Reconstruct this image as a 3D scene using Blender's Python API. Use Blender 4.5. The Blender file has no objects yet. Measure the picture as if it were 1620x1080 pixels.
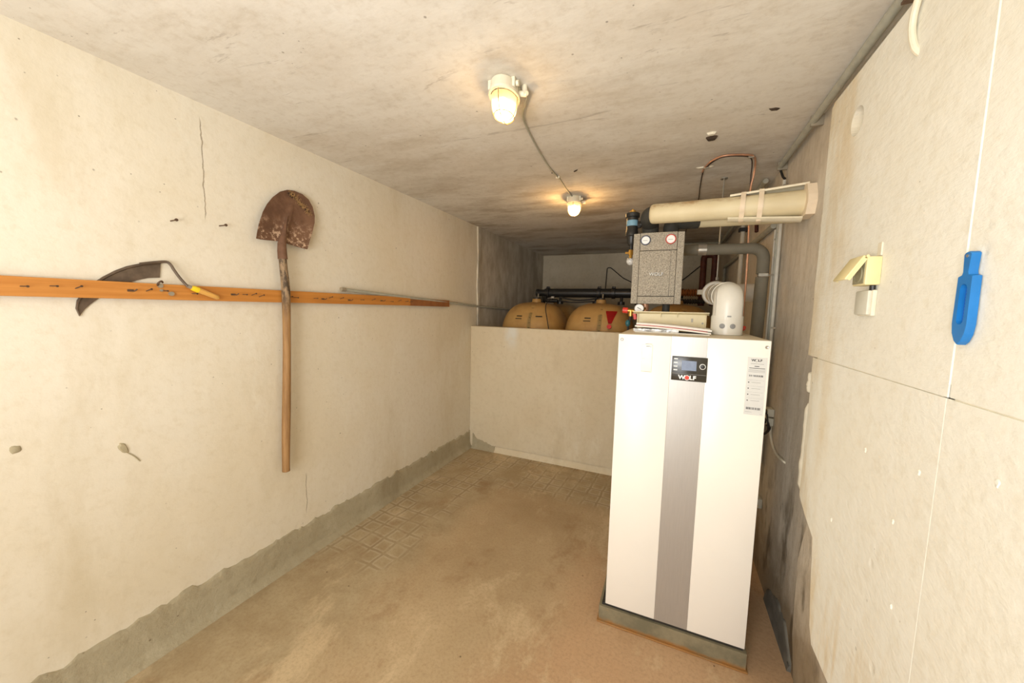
import bpy, bmesh, math, random
from mathutils import Vector, Matrix, noise
random.seed(7)
S = bpy.context.scene
C = S.collection
PI = math.pi

# ------------------------------------------------------------------ camera, world, lights, exposure
W, H, YP, HP, YB = 2.432, 2.311, 3.301, 1.283, 5.562      # room: width, height, low partition (y, height), back wall
YR = -1.45                                                # rear wall behind the photographer
YAW, PITCH, ROLL = -0.40716, -0.089497, 0.024357
cam = bpy.data.cameras.new('camera'); cam.lens = 577.436/1620*36; cam.sensor_width = 36; cam.clip_start = .05
co = bpy.data.objects.new('camera', cam); C.objects.link(co); S.camera = co
F = Vector((math.sin(YAW)*math.cos(PITCH), math.cos(YAW)*math.cos(PITCH), math.sin(PITCH)))
R = Vector((math.cos(YAW), -math.sin(YAW), 0)); U = R.cross(F)
R2 = R*math.cos(ROLL)+U*math.sin(ROLL); U2 = -R*math.sin(ROLL)+U*math.cos(ROLL)
m = Matrix((R2, U2, -F)).transposed().to_4x4(); m.translation = Vector((1.8918, 0, 1.4703)); co.matrix_world = m

S.view_settings.view_transform = 'Standard'; S.view_settings.look = 'None'
S.view_settings.gamma = 1; S.view_settings.use_curve_mapping = False; S.view_settings.exposure = 0.0
w = bpy.data.worlds.new('world'); S.world = w; w.use_nodes = True
w.node_tree.nodes['Background'].inputs[0].default_value = (1, .95, .88, 1); w.node_tree.nodes['Background'].inputs[1].default_value = .3

def light(name, kind, loc, energy, col, size=None, size_y=None, rot=None, rad=None):
    l = bpy.data.lights.new(name, kind); l.energy = energy; l.color = col
    if kind == 'AREA':
        l.shape = 'RECTANGLE'; l.size = size; l.size_y = size_y
    if rad is not None: l.shadow_soft_size = rad
    o = bpy.data.objects.new(name, l); C.objects.link(o); o.location = loc
    if rot: o.rotation_euler = rot
    return o
# added fill light behind the camera, set in an invented rear opening
light('rear_fill_light', 'AREA', (1.35, YR+.02, 1.15), 45, (.985, .995, 1), .95, 1.95, (PI/2, 0, 0))
# added unseen fill light, aimed up to brighten the ceiling
light('ceiling_fill_light', 'AREA', (1.45, -.55, 1.35), 21, (.985, .995, 1), .7, .5, (math.radians(138), 0, 0))

# ------------------------------------------------------------------ materials
def srgb(r, g, b):
    f = lambda c: (c/255/12.92) if c/255 <= .04045 else ((c/255+.055)/1.055)**2.4
    return (f(r), f(g), f(b), 1)
class NT:
    def __init__(s, name):
        s.m = bpy.data.materials.new(name); s.m.use_nodes = True; s.t = s.m.node_tree; s.n = s.t.nodes; s.l = s.t.links
        s.b = s.n['Principled BSDF']; s.tc = s.n.new('ShaderNodeTexCoord'); s.co = s.tc.outputs['Object']
    def link(s, a, b): s.l.new(a, b)
    def val(s, x, sock):
        if hasattr(x, 'links'): s.link(x, sock)
        else: sock.default_value = x
    def mapping(s, sc=(1,1,1), loc=(0,0,0), rot=(0,0,0)):
        n = s.n.new('ShaderNodeMapping'); s.link(s.co, n.inputs[0]); n.inputs['Scale'].default_value = sc
        n.inputs['Location'].default_value = loc; n.inputs['Rotation'].default_value = rot; return n.outputs[0]
    def noise(s, scale, detail=4, rough=.55, vec=None, dist=0):
        n = s.n.new('ShaderNodeTexNoise'); n.inputs['Scale'].default_value = scale; n.inputs['Detail'].default_value = detail
        n.inputs['Roughness'].default_value = rough; n.inputs['Distortion'].default_value = dist
        s.link(vec if vec is not None else s.co, n.inputs['Vector']); return n.outputs['Fac']
    def voro(s, scale, vec=None, feature='F1', out='Distance', rnd=1):
        n = s.n.new('ShaderNodeTexVoronoi'); n.feature = feature; n.inputs['Scale'].default_value = scale
        n.inputs['Randomness'].default_value = rnd
        s.link(vec if vec is not None else s.co, n.inputs['Vector']); return n.outputs[out]
    def ramp(s, fac, a, b, va=0., vb=1.):
        n = s.n.new('ShaderNodeMapRange'); s.val(fac, n.inputs[0]); n.inputs[1].default_value = a; n.inputs[2].default_value = b
        n.inputs[3].default_value = va; n.inputs[4].default_value = vb; n.interpolation_type = 'SMOOTHSTEP'; return n.outputs[0]
    def math(s, op, a, b=0.):
        n = s.n.new('ShaderNodeMath'); n.operation = op; s.val(a, n.inputs[0]); s.val(b, n.inputs[1]); return n.outputs[0]
    def mix(s, fac, a, b, mode='MIX'):
        n = s.n.new('ShaderNodeMix'); n.data_type = 'RGBA'; n.blend_type = mode
        s.val(fac, n.inputs[0]); s.val(a, n.inputs[6]); s.val(b, n.inputs[7]); return n.outputs[2]
    def xyz(s):
        n = s.n.new('ShaderNodeSeparateXYZ'); s.link(s.co, n.inputs[0]); return n.outputs
    def bump(s, h, strength=.3, dist=.01, prev=None):
        n = s.n.new('ShaderNodeBump'); s.link(h, n.inputs['Height']); n.inputs['Strength'].default_value = strength
        n.inputs['Distance'].default_value = dist
        if prev is not None: s.link(prev, n.inputs['Normal'])
        return n.outputs[0]
    def out(s, col=None, rough=None, nrm=None, metal=None, spec=None):
        if col is not None: s.val(col, s.b.inputs['Base Color'])
        if rough is not None: s.val(rough, s.b.inputs['Roughness'])
        if nrm is not None: s.link(nrm, s.b.inputs['Normal'])
        if metal is not None: s.val(metal, s.b.inputs['Metallic'])
        if spec is not None: s.val(spec, s.b.inputs['Specular IOR Level'])
        return s.m
    def box(s, ax, lo, hi, soft=.01):            # soft mask lo<axis<hi
        v = s.xyz()[ax]
        return s.math('MULTIPLY', s.ramp(v, lo-soft, lo+soft), s.ramp(v, hi-soft, hi+soft, 1, 0))

def simple(name, col, rough=.5, metal=0, var=.12, scale=30, bumps=.0, spec=None):
    t = NT(name); n = t.noise(scale, 5)
    c = t.mix(t.ramp(n, .3, .7), tuple(x*(1-var) for x in col[:3])+(1,), tuple(min(1, x*(1+var*.6)) for x in col[:3])+(1,))
    nr = t.bump(t.noise(scale*4, 3), bumps, .002) if bumps else None
    return t.out(c, rough, nr, metal, spec)

def plaster(name, base, stain, dirt, light_c=None, speck=.5, streak=(1, 1, .3), side=None):
    t = NT(name)
    c = t.mix(t.ramp(t.noise(1.1, 5, .6), .35, .7), base, stain)
    c = t.mix(t.math('MULTIPLY', t.ramp(t.noise(2.6, 6, .7, t.mapping(streak, (3, 5, 1))), .5, .75), .55), c, dirt)
    if light_c: c = t.mix(t.math('MULTIPLY', t.ramp(t.noise(3.7, 6, .7, t.mapping(streak, (9, 2, 4))), .56, .72), .6), c, light_c)
    c = t.mix(t.math('MULTIPLY', t.ramp(t.noise(26, 5, .7), .45, .75), .34), c, dirt)
    sp = t.ramp(t.math('ADD', t.voro(9, t.mapping((1, 1, 1), (.3, .7, .1))), t.math('MULTIPLY', t.noise(60, 3), .05)), .045, .075, 1, 0)
    sp2 = t.math('MULTIPLY', t.ramp(t.math('ADD', t.voro(21, t.mapping((1, 1, 1), (.1, .2, .7))), t.math('MULTIPLY', t.noise(90, 3), .08)), .075, .105, 1, 0), t.ramp(t.noise(2.3, 3, .5, t.mapping((1, 1, 1), (5, 5, 5))), .5, .6))
    sp = t.math('MAXIMUM', sp, sp2)
    c = t.mix(t.math('MULTIPLY', sp, speck), c, srgb(96, 78, 56))
    return t, c

M = {}
# left wall: lime wash, hairline crack, grey unpainted render beyond the plaster ridge above the partition
t, c = plaster('plaster_left', srgb(232, 224, 206), srgb(226, 215, 191), srgb(208, 194, 164), srgb(239, 234, 218), .55)
x, y, z = t.xyz()
wob = t.math('MULTIPLY', t.math('SUBTRACT', t.noise(9, 4), .5), .035)
dist = t.math('ABSOLUTE', t.math('SUBTRACT', t.math('ADD', y, wob), .966))
crack = t.math('MULTIPLY', t.ramp(dist, .0012, .003, 1, 0), t.box(2, 1.84, 2.24, .02))
dist2 = t.math('ABSOLUTE', t.math('SUBTRACT', t.math('ADD', y, wob), 1.41))
crack = t.math('MAXIMUM', crack, t.math('MULTIPLY', t.ramp(dist2, .001, .003, 1, 0), t.box(2, .26, .48, .02)))
c = t.mix(t.math('MULTIPLY', crack, .6), c, srgb(120, 100, 75))
far = t.ramp(t.math('ADD', y, t.math('MULTIPLY', t.noise(5, 5), .08)), 3.44, 3.48)
far = t.math('MULTIPLY', far, t.ramp(z, 1.20, 1.30))
gre = t.mix(t.ramp(t.noise(2.2, 6, .65, t.mapping((1, 1.8, .9))), .36, .68), srgb(172, 163, 146), srgb(212, 206, 193))
c = t.mix(far, c, gre)
nr = t.bump(t.math('SUBTRACT', t.noise(7, 6, .6), t.math('MULTIPLY', crack, .6)), .35, .012)
nr = t.bump(t.noise(90, 4, .7), .18, .002, nr)
M['wall_left'] = t.out(c, .9, nr, spec=.2)
# right wall render (behind the boards): grey-brown, browner towards the floor
t, c = plaster('plaster_right', srgb(217, 207, 190), srgb(205, 192, 171), srgb(180, 164, 139), srgb(227, 219, 204), .5, (1, 1.6, .35))
x, y, z = t.xyz()
low_brown = t.math('MULTIPLY', t.ramp(t.math('ADD', z, t.math('MULTIPLY', t.noise(3.5, 5), .9)), .55, 1.05, 1, 0), .8)
c = t.mix(low_brown, c, srgb(128, 108, 78))
blk = t.math('MULTIPLY', t.ramp(t.noise(3.2, 5, .6, t.mapping((1, 2, .8), (2, .3, 0))), .52, .68), t.ramp(z, .5, .9, 1, 0))
c = t.mix(t.math('MULTIPLY', blk, .7), c, srgb(82, 68, 48))
nr = t.bump(t.noise(6, 6, .6, t.mapping((1, 1.4, .5))), .5, .02); nr = t.bump(t.noise(70, 4, .7), .25, .003, nr)
M['wall_right'] = t.out(c, .9, nr, spec=.2)
# painted insulation boards
t, c = plaster('painted_board', srgb(240, 238, 226), srgb(236, 231, 214), srgb(221, 212, 188), srgb(244, 243, 234), .35)
x, y, z = t.xyz()
yel = t.math('MULTIPLY', t.ramp(t.math('ADD', y, t.math('MULTIPLY', t.noise(4, 4), .3)), 1.52, 1.72), t.ramp(t.noise(3, 5, .6, t.mapping((1, 2.5, .7))), .35, .65))
c = t.mix(t.math('MULTIPLY', yel, .6), c, srgb(214, 190, 142))
low = t.math('MULTIPLY', t.ramp(z, .35, .9, 1, 0), t.ramp(t.noise(6, 5, .6, t.mapping((1, 2.5, .5), (4, 1, 0))), .45, .7))
c = t.mix(t.math('MULTIPLY', low, .6), c, srgb(214, 186, 130))
tx = t.math('ADD', t.math('MULTIPLY', t.noise(34, 4, .6, t.mapping((1, 1, 1.5), rot=(.5, 0, 0))), .6), t.math('MULTIPLY', t.noise(11, 5, .6, t.mapping((1, .25, 1.6), rot=(-.55, 0, 0))), 1.0))
dent = t.ramp(t.voro(7, t.mapping((1, 1, .7))), .02, .1)
nr = t.bump(tx, .5, .008); nr = t.bump(dent, .5, .004, nr)
M['board'] = t.out(c, .85, nr, spec=.25)
# ceiling
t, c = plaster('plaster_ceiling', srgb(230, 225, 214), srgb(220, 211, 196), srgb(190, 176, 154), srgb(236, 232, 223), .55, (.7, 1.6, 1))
x, y, z = t.xyz()
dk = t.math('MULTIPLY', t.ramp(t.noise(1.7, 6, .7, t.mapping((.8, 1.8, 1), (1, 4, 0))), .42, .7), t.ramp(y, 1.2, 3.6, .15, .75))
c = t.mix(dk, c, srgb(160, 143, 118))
tr = t.ramp(t.noise(7, 5, .75, t.mapping((.35, 2.2, 1), (2, 2, 0)), .6), .60, .68)
c = t.mix(t.math('MULTIPLY', tr, .28), c, srgb(120, 100, 78))
nr = t.bump(t.noise(7, 5, .55, t.mapping((.6, 1.6, 1))), .22, .01); nr = t.bump(t.noise(50, 5, .7), .14, .003, nr)
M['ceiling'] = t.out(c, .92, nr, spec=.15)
# partition and back wall
t, c = plaster('plaster_partition', srgb(226, 214, 188), srgb(220, 205, 175), srgb(200, 183, 151), srgb(233, 225, 204), .5)
x, y, z = t.xyz()
sm = t.math('MULTIPLY', t.box(0, .40, .52, .04), t.ramp(z, 1.02, 1.22))
c = t.mix(t.math('MULTIPLY', sm, t.ramp(t.noise(8, 4), .35, .6, .3, 1)), c, srgb(226, 224, 214))
nr = t.bump(t.noise(8, 6, .6), .35, .012); nr = t.bump(t.noise(80, 4, .7), .2, .003, nr)
M['partition'] = t.out(c, .9, nr, spec=.2)
t, c = plaster('plaster_back', srgb(214, 204, 182), srgb(200, 188, 163), srgb(170, 156, 130), srgb(226, 221, 208), .4)
nr = t.bump(t.noise(8, 6, .6), .35, .012)
M['wall_back'] = t.out(c, .9, nr, spec=.2)
# unpainted cement strip at the foot of the walls
t, c = plaster('cement_strip', srgb(184, 174, 148), srgb(170, 158, 130), srgb(142, 128, 100), srgb(200, 192, 168), .6)
nr = t.bump(t.noise(22, 6, .7), .6, .012); nr = t.bump(t.noise(120, 4, .7), .35, .002, nr)
M['cement'] = t.out(c, .9, nr, spec=.2)
M['slate'] = simple('dark_render', srgb(112, 108, 98), .8, 0, .25, 14, .4)
# floor: worn screed with traces of small square tiles along the left and at the far end
t = NT('floor_screed'); x, y, z = t.xyz()
c = t.mix(t.ramp(t.noise(1.3, 6, .6), .35, .68), srgb(196, 173, 138), srgb(178, 154, 119))
gm = t.math('ADD', t.ramp(t.math('ADD', x, t.math('MULTIPLY', t.noise(3, 5), .55)), .75, 1.05, 1, 0), t.ramp(t.math('ADD', y, t.math('MULTIPLY', t.noise(4, 4), .4)), 2.75, 3.0))
gm = t.math('MINIMUM', gm, 1.)
c = t.mix(t.math('MULTIPLY', gm, .75), c, t.mix(t.ramp(t.noise(5, 5, .6), .35, .65), srgb(166, 148, 116), srgb(186, 170, 138)))
ore = t.ramp(t.math('ADD', t.math('SUBTRACT', x, t.math('MULTIPLY', y, .35)), t.math('MULTIPLY', t.noise(2.2, 5, .6), .6)), .95, 1.45)
c = t.mix(t.math('MULTIPLY', ore, .65), c, srgb(202, 162, 126))
pat = t.math('MULTIPLY', t.ramp(t.noise(2.6, 7, .72, t.mapping((1, .6, 1), (4, 2, 0)), .4), .52, .66), .7)
c = t.mix(pat, c, srgb(216, 194, 158))
dkp = t.math('MULTIPLY', t.ramp(t.noise(3.4, 6, .7, t.mapping((1, .7, 1), (7, 1, 0))), .52, .70), .55)
c = t.mix(dkp, c, srgb(150, 116, 78))
c = t.mix(t.math('MULTIPLY', t.ramp(t.noise(70, 5, .75), .42, .72), .38), c, srgb(146, 120, 88))
sp = t.ramp(t.voro(7, t.mapping((1, 1, 1), (.2, .7, .1))), .022, .036, 1, 0)
c = t.mix(t.math('MULTIPLY', sp, .7), c, srgb(80, 60, 40))
# square tile traces
br = t.n.new('ShaderNodeTexBrick'); br.offset = 0; br.squash = 1
wv = t.n.new('ShaderNodeMix'); wv.data_type = 'VECTOR'; wv.inputs[0].default_value = .035
nn = t.n.new('ShaderNodeTexNoise'); nn.inputs['Scale'].default_value = 6; t.link(t.co, nn.inputs['Vector'])
t.link(t.mapping((1, 1, 1), rot=(0, 0, .06)), wv.inputs[4]); t.link(nn.outputs['Color'], wv.inputs[5])
t.link(wv.outputs[1], br.inputs['Vector'])
br.inputs['Scale'].default_value = 1; br.inputs['Brick Width'].default_value = .105; br.inputs['Row Height'].default_value = .105
br.inputs['Mortar Size'].default_value = .012; br.inputs['Mortar Smooth'].default_value = .6
br.inputs['Color1'].default_value = (1, 1, 1, 1); br.inputs['Color2'].default_value = (.55, .55, .55, 1); br.inputs['Mortar'].default_value = (0, 0, 0, 1)
br2 = t.n.new('ShaderNodeTexBrick'); br2.offset = 0; br2.squash = 1; t.link(wv.outputs[1], br2.inputs['Vector'])
br2.inputs['Scale'].default_value = 1; br2.inputs['Brick Width'].default_value = .105; br2.inputs['Row Height'].default_value = .105
br2.inputs['Mortar Size'].default_value = .026; br2.inputs['Mortar Smooth'].default_value = .8
stripL = t.math('MULTIPLY', t.ramp(t.math('ADD', x, t.math('MULTIPLY', t.noise(5, 3), .2)), .55, .66, 1, 0), t.ramp(y, 1.35, 1.55))
stripB = t.ramp(t.math('ADD', y, t.math('MULTIPLY', t.noise(5, 3), .3)), 2.75, 2.9)
tm = t.math('MULTIPLY', t.math('MAXIMUM', stripL, stripB), t.ramp(t.noise(3.1, 4, .6, t.mapping((1, 1, 1), (1, 6, 0))), .40, .55))
edge = t.math('SUBTRACT', br2.outputs['Fac'], br.outputs['Fac'])
c = t.mix(t.math('MULTIPLY', t.math('MULTIPLY', br.outputs['Fac'], tm), .36), c, srgb(140, 122, 94))
c = t.mix(t.math('MULTIPLY', t.math('MAXIMUM', t.math('MULTIPLY', edge, tm), 0), .55), c, srgb(212, 200, 174))
nr = t.bump(t.math('SUBTRACT', t.noise(5, 6, .65), t.math('MULTIPLY', t.math('MULTIPLY', br.outputs['Fac'], tm), .15)), .3, .012)
nr = t.bump(t.noise(120, 5, .75), .3, .002, nr)
M['floor'] = t.out(c, t.ramp(t.noise(4, 4), .3, .7, .62, .85), nr, spec=.3)

M['white_steel'] = simple('white_powder_coat', srgb(246, 241, 231), .32, 0, .015, 3)
M['cream_steel'] = simple('cream_sheet', srgb(226, 212, 184), .5, 0, .05, 6)
t = NT('brushed_steel'); n = t.noise(40, 4, .6, t.mapping((8, 1, .25)))
M['silver'] = t.out(t.mix(n, srgb(176, 173, 168), srgb(194, 191, 186)), .38, None, .55)
M['black_gloss'] = simple('black_panel', srgb(48, 44, 36), .25, 0, .15, 20)
M['screen'] = simple('grey_blue_display', srgb(128, 142, 168), .25, 0, .12, 60)
M['white_print'] = simple('white_print', srgb(240, 240, 236), .5, 0, .02)
M['red_print'] = simple('red_print', srgb(214, 60, 36), .5, 0, .05)
M['black_print'] = simple('black_print', srgb(52, 50, 48), .6, 0, .05)
M['grey_print'] = simple('grey_print', srgb(150, 150, 148), .6, 0, .05)
M['label_grey'] = simple('label_paper', srgb(214, 214, 210), .5, 0, .03)
M['pocket'] = simple('plastic_pocket', srgb(236, 228, 208), .25, 0, .05, 20)
M['plinth'] = None
t = NT('zinc_plinth'); x, y, z = t.xyz()
c = t.mix(t.ramp(t.noise(6, 6, .7), .35, .65), srgb(128, 124, 102), srgb(158, 150, 124))
c = t.mix(t.math('MULTIPLY', t.ramp(t.math('ADD', z, t.math('MULTIPLY', t.noise(20, 4), .03)), .02, .04, 1, 0), .85), c, srgb(176, 124, 62))
c = t.mix(t.ramp(t.noise(13, 5, .7), .62, .7, 0, .6), c, srgb(190, 150, 90))
M['plinth'] = t.out(c, .5, t.bump(t.noise(20, 4), .15, .003), .35)
t = NT('foamed_grey'); v = t.voro(420, out='Color'); n = t.noise(260, 2)
M['epp'] = t.out(t.mix(t.ramp(n, .35, .65), srgb(134, 126, 112), srgb(184, 174, 156)), .8, t.bump(t.voro(300), .4, .002))
M['epp_dark'] = simple('foamed_joint', srgb(50, 46, 40), .9)
M['pvc_grey'] = simple('grey_pipe_foam', srgb(118, 111, 94), .75, 0, .12, 12, .1)
M['black_foam'] = simple('black_pipe_foam', srgb(58, 56, 50), .7, 0, .2, 14, .2)
M['black_plastic'] = simple('black_plastic', srgb(38, 37, 35), .4, 0, .15)
t = NT('beige_insulation'); c = t.mix(t.ramp(t.noise(5, 5), .35, .7), srgb(229, 215, 177), srgb(219, 203, 163))
x, y, z = t.xyz()
c = t.mix(t.math('MULTIPLY', t.ramp(t.noise(14, 5, .7, t.mapping((.5, 1, 1))), .5, .68), t.ramp(z, .0, .04)), c, srgb(176, 140, 94))
M['beige'] = t.out(c, .55, t.bump(t.noise(30, 3), .1, .003))
M['cream_edge'] = simple('cream_foam_edge', srgb(240, 230, 202), .7, 0, .05)
M['tape'] = simple('cream_tape', srgb(238, 218, 188), .5, 0, .05)
M['brass'] = simple('brass', srgb(205, 160, 80), .3, .8, .1)
M['copper'] = simple('copper', srgb(214, 162, 130), .35, .5, .15)
M['shaded_cable'] = simple('shaded_cable', srgb(62, 50, 42), .6)  # dark tone holds the shadow along the ceiling
M['black_cable'] = simple('black_cable', srgb(44, 40, 36), .6)
M['red_plastic'] = simple('red_plastic', srgb(216, 60, 44), .4)
M['teal'] = simple('teal_plastic', srgb(30, 88, 96), .4)
M['blue_label'] = simple('blue_label', srgb(120, 160, 180), .5)
M['blue_rim'] = simple('dark_blue_rim', srgb(70, 74, 96), .4)
M['red_rim'] = simple('red_rim', srgb(206, 76, 58), .4)
M['dial'] = simple('dial_face', srgb(238, 238, 234), .4, 0, .02)
M['flue'] = simple('flue_enamel', srgb(228, 224, 212), .35, 0, .02)
M['chrome'] = simple('chrome', srgb(190, 186, 178), .3, .8)
M['zinc'] = simple('zinc_rod', srgb(176, 172, 160), .4, .6)
M['conduit'] = simple('grey_conduit', srgb(176, 174, 158), .6, 0, .1)
M['conduit_w'] = simple('pale_conduit', srgb(206, 200, 184), .6, 0, .08)
t = NT('tank_plastic'); x, y, z = t.xyz()
c = t.mix(t.ramp(t.noise(3, 5), .3, .7), srgb(196, 158, 96), srgb(172, 132, 76))
c = t.mix(t.math('MULTIPLY', t.ramp(t.noise(11, 5), .5, .75), .3), c, srgb(140, 104, 60))
M['tank'] = t.out(c, .5, t.bump(t.noise(12, 3), .1, .01))
M['tank_scale'] = simple('tank_scale', srgb(206, 176, 116), .5, 0, .1)
M['red_sticker'] = simple('red_sticker', srgb(206, 40, 38), .4, 0, .08)
M['rust_pipe'] = simple('rust_red_pipe', srgb(84, 36, 24), .6, 0, .35, 20)
M['rust_flex'] = simple('rusty_corrugated', srgb(150, 92, 44), .6, .2, .3, 20)
t = NT('rusty_blade'); c = t.mix(t.ramp(t.noise(9, 6, .7), .35, .65), srgb(102, 72, 52), srgb(128, 94, 70))
lowm = t.ramp(t.xyz()[2], .15, .02)
c = t.mix(t.math('MULTIPLY', t.ramp(t.noise(38, 5, .7), .51, .60), lowm), c, srgb(206, 176, 146))
M['rust'] = t.out(c, .8, t.bump(t.noise(40, 5, .7), .4, .003), .1)
M['sickle'] = simple('forged_blade', srgb(104, 88, 72), .6, .2, .3, 26, .3)
t = NT('shovel_handle'); g = t.noise(12, 6, .7, t.mapping((4, 4, .35)))
x, y, z = t.xyz()
up = t.ramp(z, 1.35-.575, 1.55-.575)
c = t.mix(t.ramp(g, .35, .65), srgb(142, 104, 62), srgb(172, 132, 84))
c2 = t.mix(t.ramp(t.noise(20, 6, .75, t.mapping((3, 3, .8))), .42, .6), srgb(74, 60, 44), srgb(158, 132, 100))
M['handle'] = t.out(t.mix(up, c, c2), .7, t.bump(g, .3, .003))
t = NT('orange_board'); g = t.noise(6, 6, .6, t.mapping((1, .5, 14)))
c = t.mix(t.ramp(g, .3, .7), srgb(204, 138, 64), srgb(190, 122, 50))
kn = t.ramp(t.voro(3.2, t.mapping((1, 1, 1), (0, .3, .2))), .02, .07, 1, 0)
c = t.mix(t.math('MULTIPLY', kn, .5), c, srgb(150, 84, 30))
M['plank'] = t.out(c, .5, t.bump(g, .15, .002))
M['plank2'] = simple('brown_board', srgb(150, 96, 52), .6, 0, .2, 20)
M['yellow'] = simple('yellow_paint', srgb(238, 206, 30), .5)
M['varnish'] = simple('varnished_grip', srgb(222, 168, 86), .35, 0, .1, 12)
M['nail'] = simple('rusty_nail', srgb(96, 74, 56), .6, .3)
M['galv'] = simple('galvanised', srgb(170, 160, 140), .5, .5)
M['socket'] = simple('yellowed_plastic', srgb(234, 219, 166), .4, 0, .04)
M['grey_box'] = simple('pale_grey_plastic', srgb(214, 212, 196), .5, 0, .05)
M['sock_in'] = simple('socket_inside', srgb(160, 154, 124), .5)
M['blue'] = simple('blue_plastic', srgb(28, 118, 190), .35, 0, .08, 20)
M['blue_in'] = simple('bright_blue_plastic', srgb(24, 100, 206), .4, 0, .05, 20)
M['clear'] = simple('scale_strip', srgb(206, 210, 208), .3)
M['paper'] = simple('paper', srgb(240, 236, 226), .6, 0, .03)
M['paper_line'] = simple('paper_dark', srgb(176, 170, 160), .6, 0, .06)
t = NT('clear_wrap'); M['wrap'] = t.out(t.mix(t.ramp(t.noise(14, 5, .6, None, 1.5), .4, .6), srgb(150, 148, 142), srgb(222, 220, 214)), .15, t.bump(t.noise(18, 4), .6, .01))
M['tray'] = simple('beige_cover', srgb(226, 212, 172), .45, 0, .03)
M['lamp_white'] = simple('lamp_body', srgb(232, 224, 200), .5, 0, .06)
M['lamp_wire'] = simple('lamp_wire', srgb(190, 160, 110), .4, .5)
M['debris'] = simple('cement_smear', srgb(176, 164, 134), .9)
M['dark_hole'] = simple('dark_hole', srgb(70, 56, 42), .95, 0, .4)
M['bead'] = simple('foam_bead', srgb(232, 224, 202), .8, 0, .06, 30, .3)
M['leaf'] = simple('dry_straw', srgb(200, 164, 106), .8, 0, .3)
M['soil'] = simple('dried_soil', srgb(66, 48, 34), .95, 0, .3)
def emis(name, col, st):
    t = NT(name); t.b.inputs['Emission Color'].default_value = col; t.b.inputs['Emission Strength'].default_value = st
    return t.out(col, .5)
M['bulb'] = emis('lit_bulb', (1, .74, .42, 1), 15)
t = NT('lamp_glass'); tr = t.n.new('ShaderNodeBsdfTransparent'); tr.inputs[0].default_value = (1, .86, .6, 1)
tl = t.n.new('ShaderNodeBsdfTranslucent'); tl.inputs[0].default_value = (1, .85, .6, 1)
gl = t.n.new('ShaderNodeBsdfGlossy'); gl.inputs['Roughness'].default_value = .15
m1 = t.n.new('ShaderNodeMixShader'); m1.inputs[0].default_value = .45; t.link(tr.outputs[0], m1.inputs[1]); t.link(tl.outputs[0], m1.inputs[2])
m2 = t.n.new('ShaderNodeMixShader'); m2.inputs[0].default_value = .08; t.link(m1.outputs[0], m2.inputs[1]); t.link(gl.outputs[0], m2.inputs[2])
t.link(m2.outputs[0], t.n['Material Output'].inputs[0]); M['lamp_glass'] = t.m

# ------------------------------------------------------------------ mesh helpers
def B(): return bmesh.new()
def box(bm, x0, x1, y0, y1, z0, z1, rot=None, piv=None, bev=0):
    r = bmesh.ops.create_cube(bm, size=1); vs = r['verts']
    for v in vs: v.co = Vector(((x0+x1)/2+v.co.x*(x1-x0), (y0+y1)/2+v.co.y*(y1-y0), (z0+z1)/2+v.co.z*(z1-z0)))
    if bev:
        es = list({e for v in vs for e in v.link_edges})
        r = bmesh.ops.bevel(bm, geom=es, offset=bev, segments=2, profile=.5, affect='EDGES'); vs = list({v for f in r['faces'] for v in f.verts} | {v for v in vs if v.is_valid})
    if rot is not None: bmesh.ops.rotate(bm, verts=vs, cent=piv or Vector(((x0+x1)/2, (y0+y1)/2, (z0+z1)/2)), matrix=rot)
    return vs
def frame(d):
    d = d.normalized(); a = Vector((0, 0, 1)) if abs(d.z) < .9 else Vector((1, 0, 0))
    u = d.cross(a).normalized(); return u, d.cross(u).normalized()
def tube(bm, pts, r, n=12, caps=True):
    pts = [Vector(p) for p in pts]; rs = r if isinstance(r, (list, tuple)) else [r]*len(pts)
    rings = []; u = None
    for i, p in enumerate(pts):
        d = (pts[min(i+1, len(pts)-1)]-pts[max(i-1, 0)])
        if d.length < 1e-9: d = Vector((0, 0, 1))
        d.normalize()
        if u is None: u, v = frame(d)
        else:
            u = (u-d*u.dot(d)).normalized(); v = d.cross(u)
        rings.append([bm.verts.new(p+(u*math.cos(a)+v*math.sin(a))*rs[i]) for a in [2*PI*k/n for k in range(n)]])
    for a, b in zip(rings, rings[1:]):
        for k in range(n): bm.faces.new((a[k], a[(k+1) % n], b[(k+1) % n], b[k]))
    if caps: bm.faces.new(rings[0][::-1]); bm.faces.new(rings[-1])
def cyl(bm, a, b, r, n=20, r2=None): tube(bm, [a, b], [r, r2 if r2 is not None else r], n)
def lathe(bm, base, axis, prof, n=24, sx=1, sy=1):      # prof: (radius, height) ; axis direction
    base = Vector(base); axis = Vector(axis).normalized()
    u, v = frame(axis); rings = []
    for r, h in prof:
        if r < 1e-6: rings.append([bm.verts.new(base+axis*h)])
        else: rings.append([bm.verts.new(base+axis*h+u*math.cos(2*PI*k/n)*r*sx+v*math.sin(2*PI*k/n)*r*sy) for k in range(n)])
    for a, b in zip(rings, rings[1:]):
        for k in range(n):
            if len(a) == 1 and len(b) == 1: continue
            if len(a) == 1: bm.faces.new((a[0], b[k], b[(k+1) % n]))
            elif len(b) == 1: bm.faces.new((a[k], a[(k+1) % n], b[0]))
            else: bm.faces.new((a[k], a[(k+1) % n], b[(k+1) % n], b[k]))
    if len(rings[0]) > 1: bm.faces.new(rings[0][::-1])
    if len(rings[-1]) > 1: bm.faces.new(rings[-1])
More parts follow.
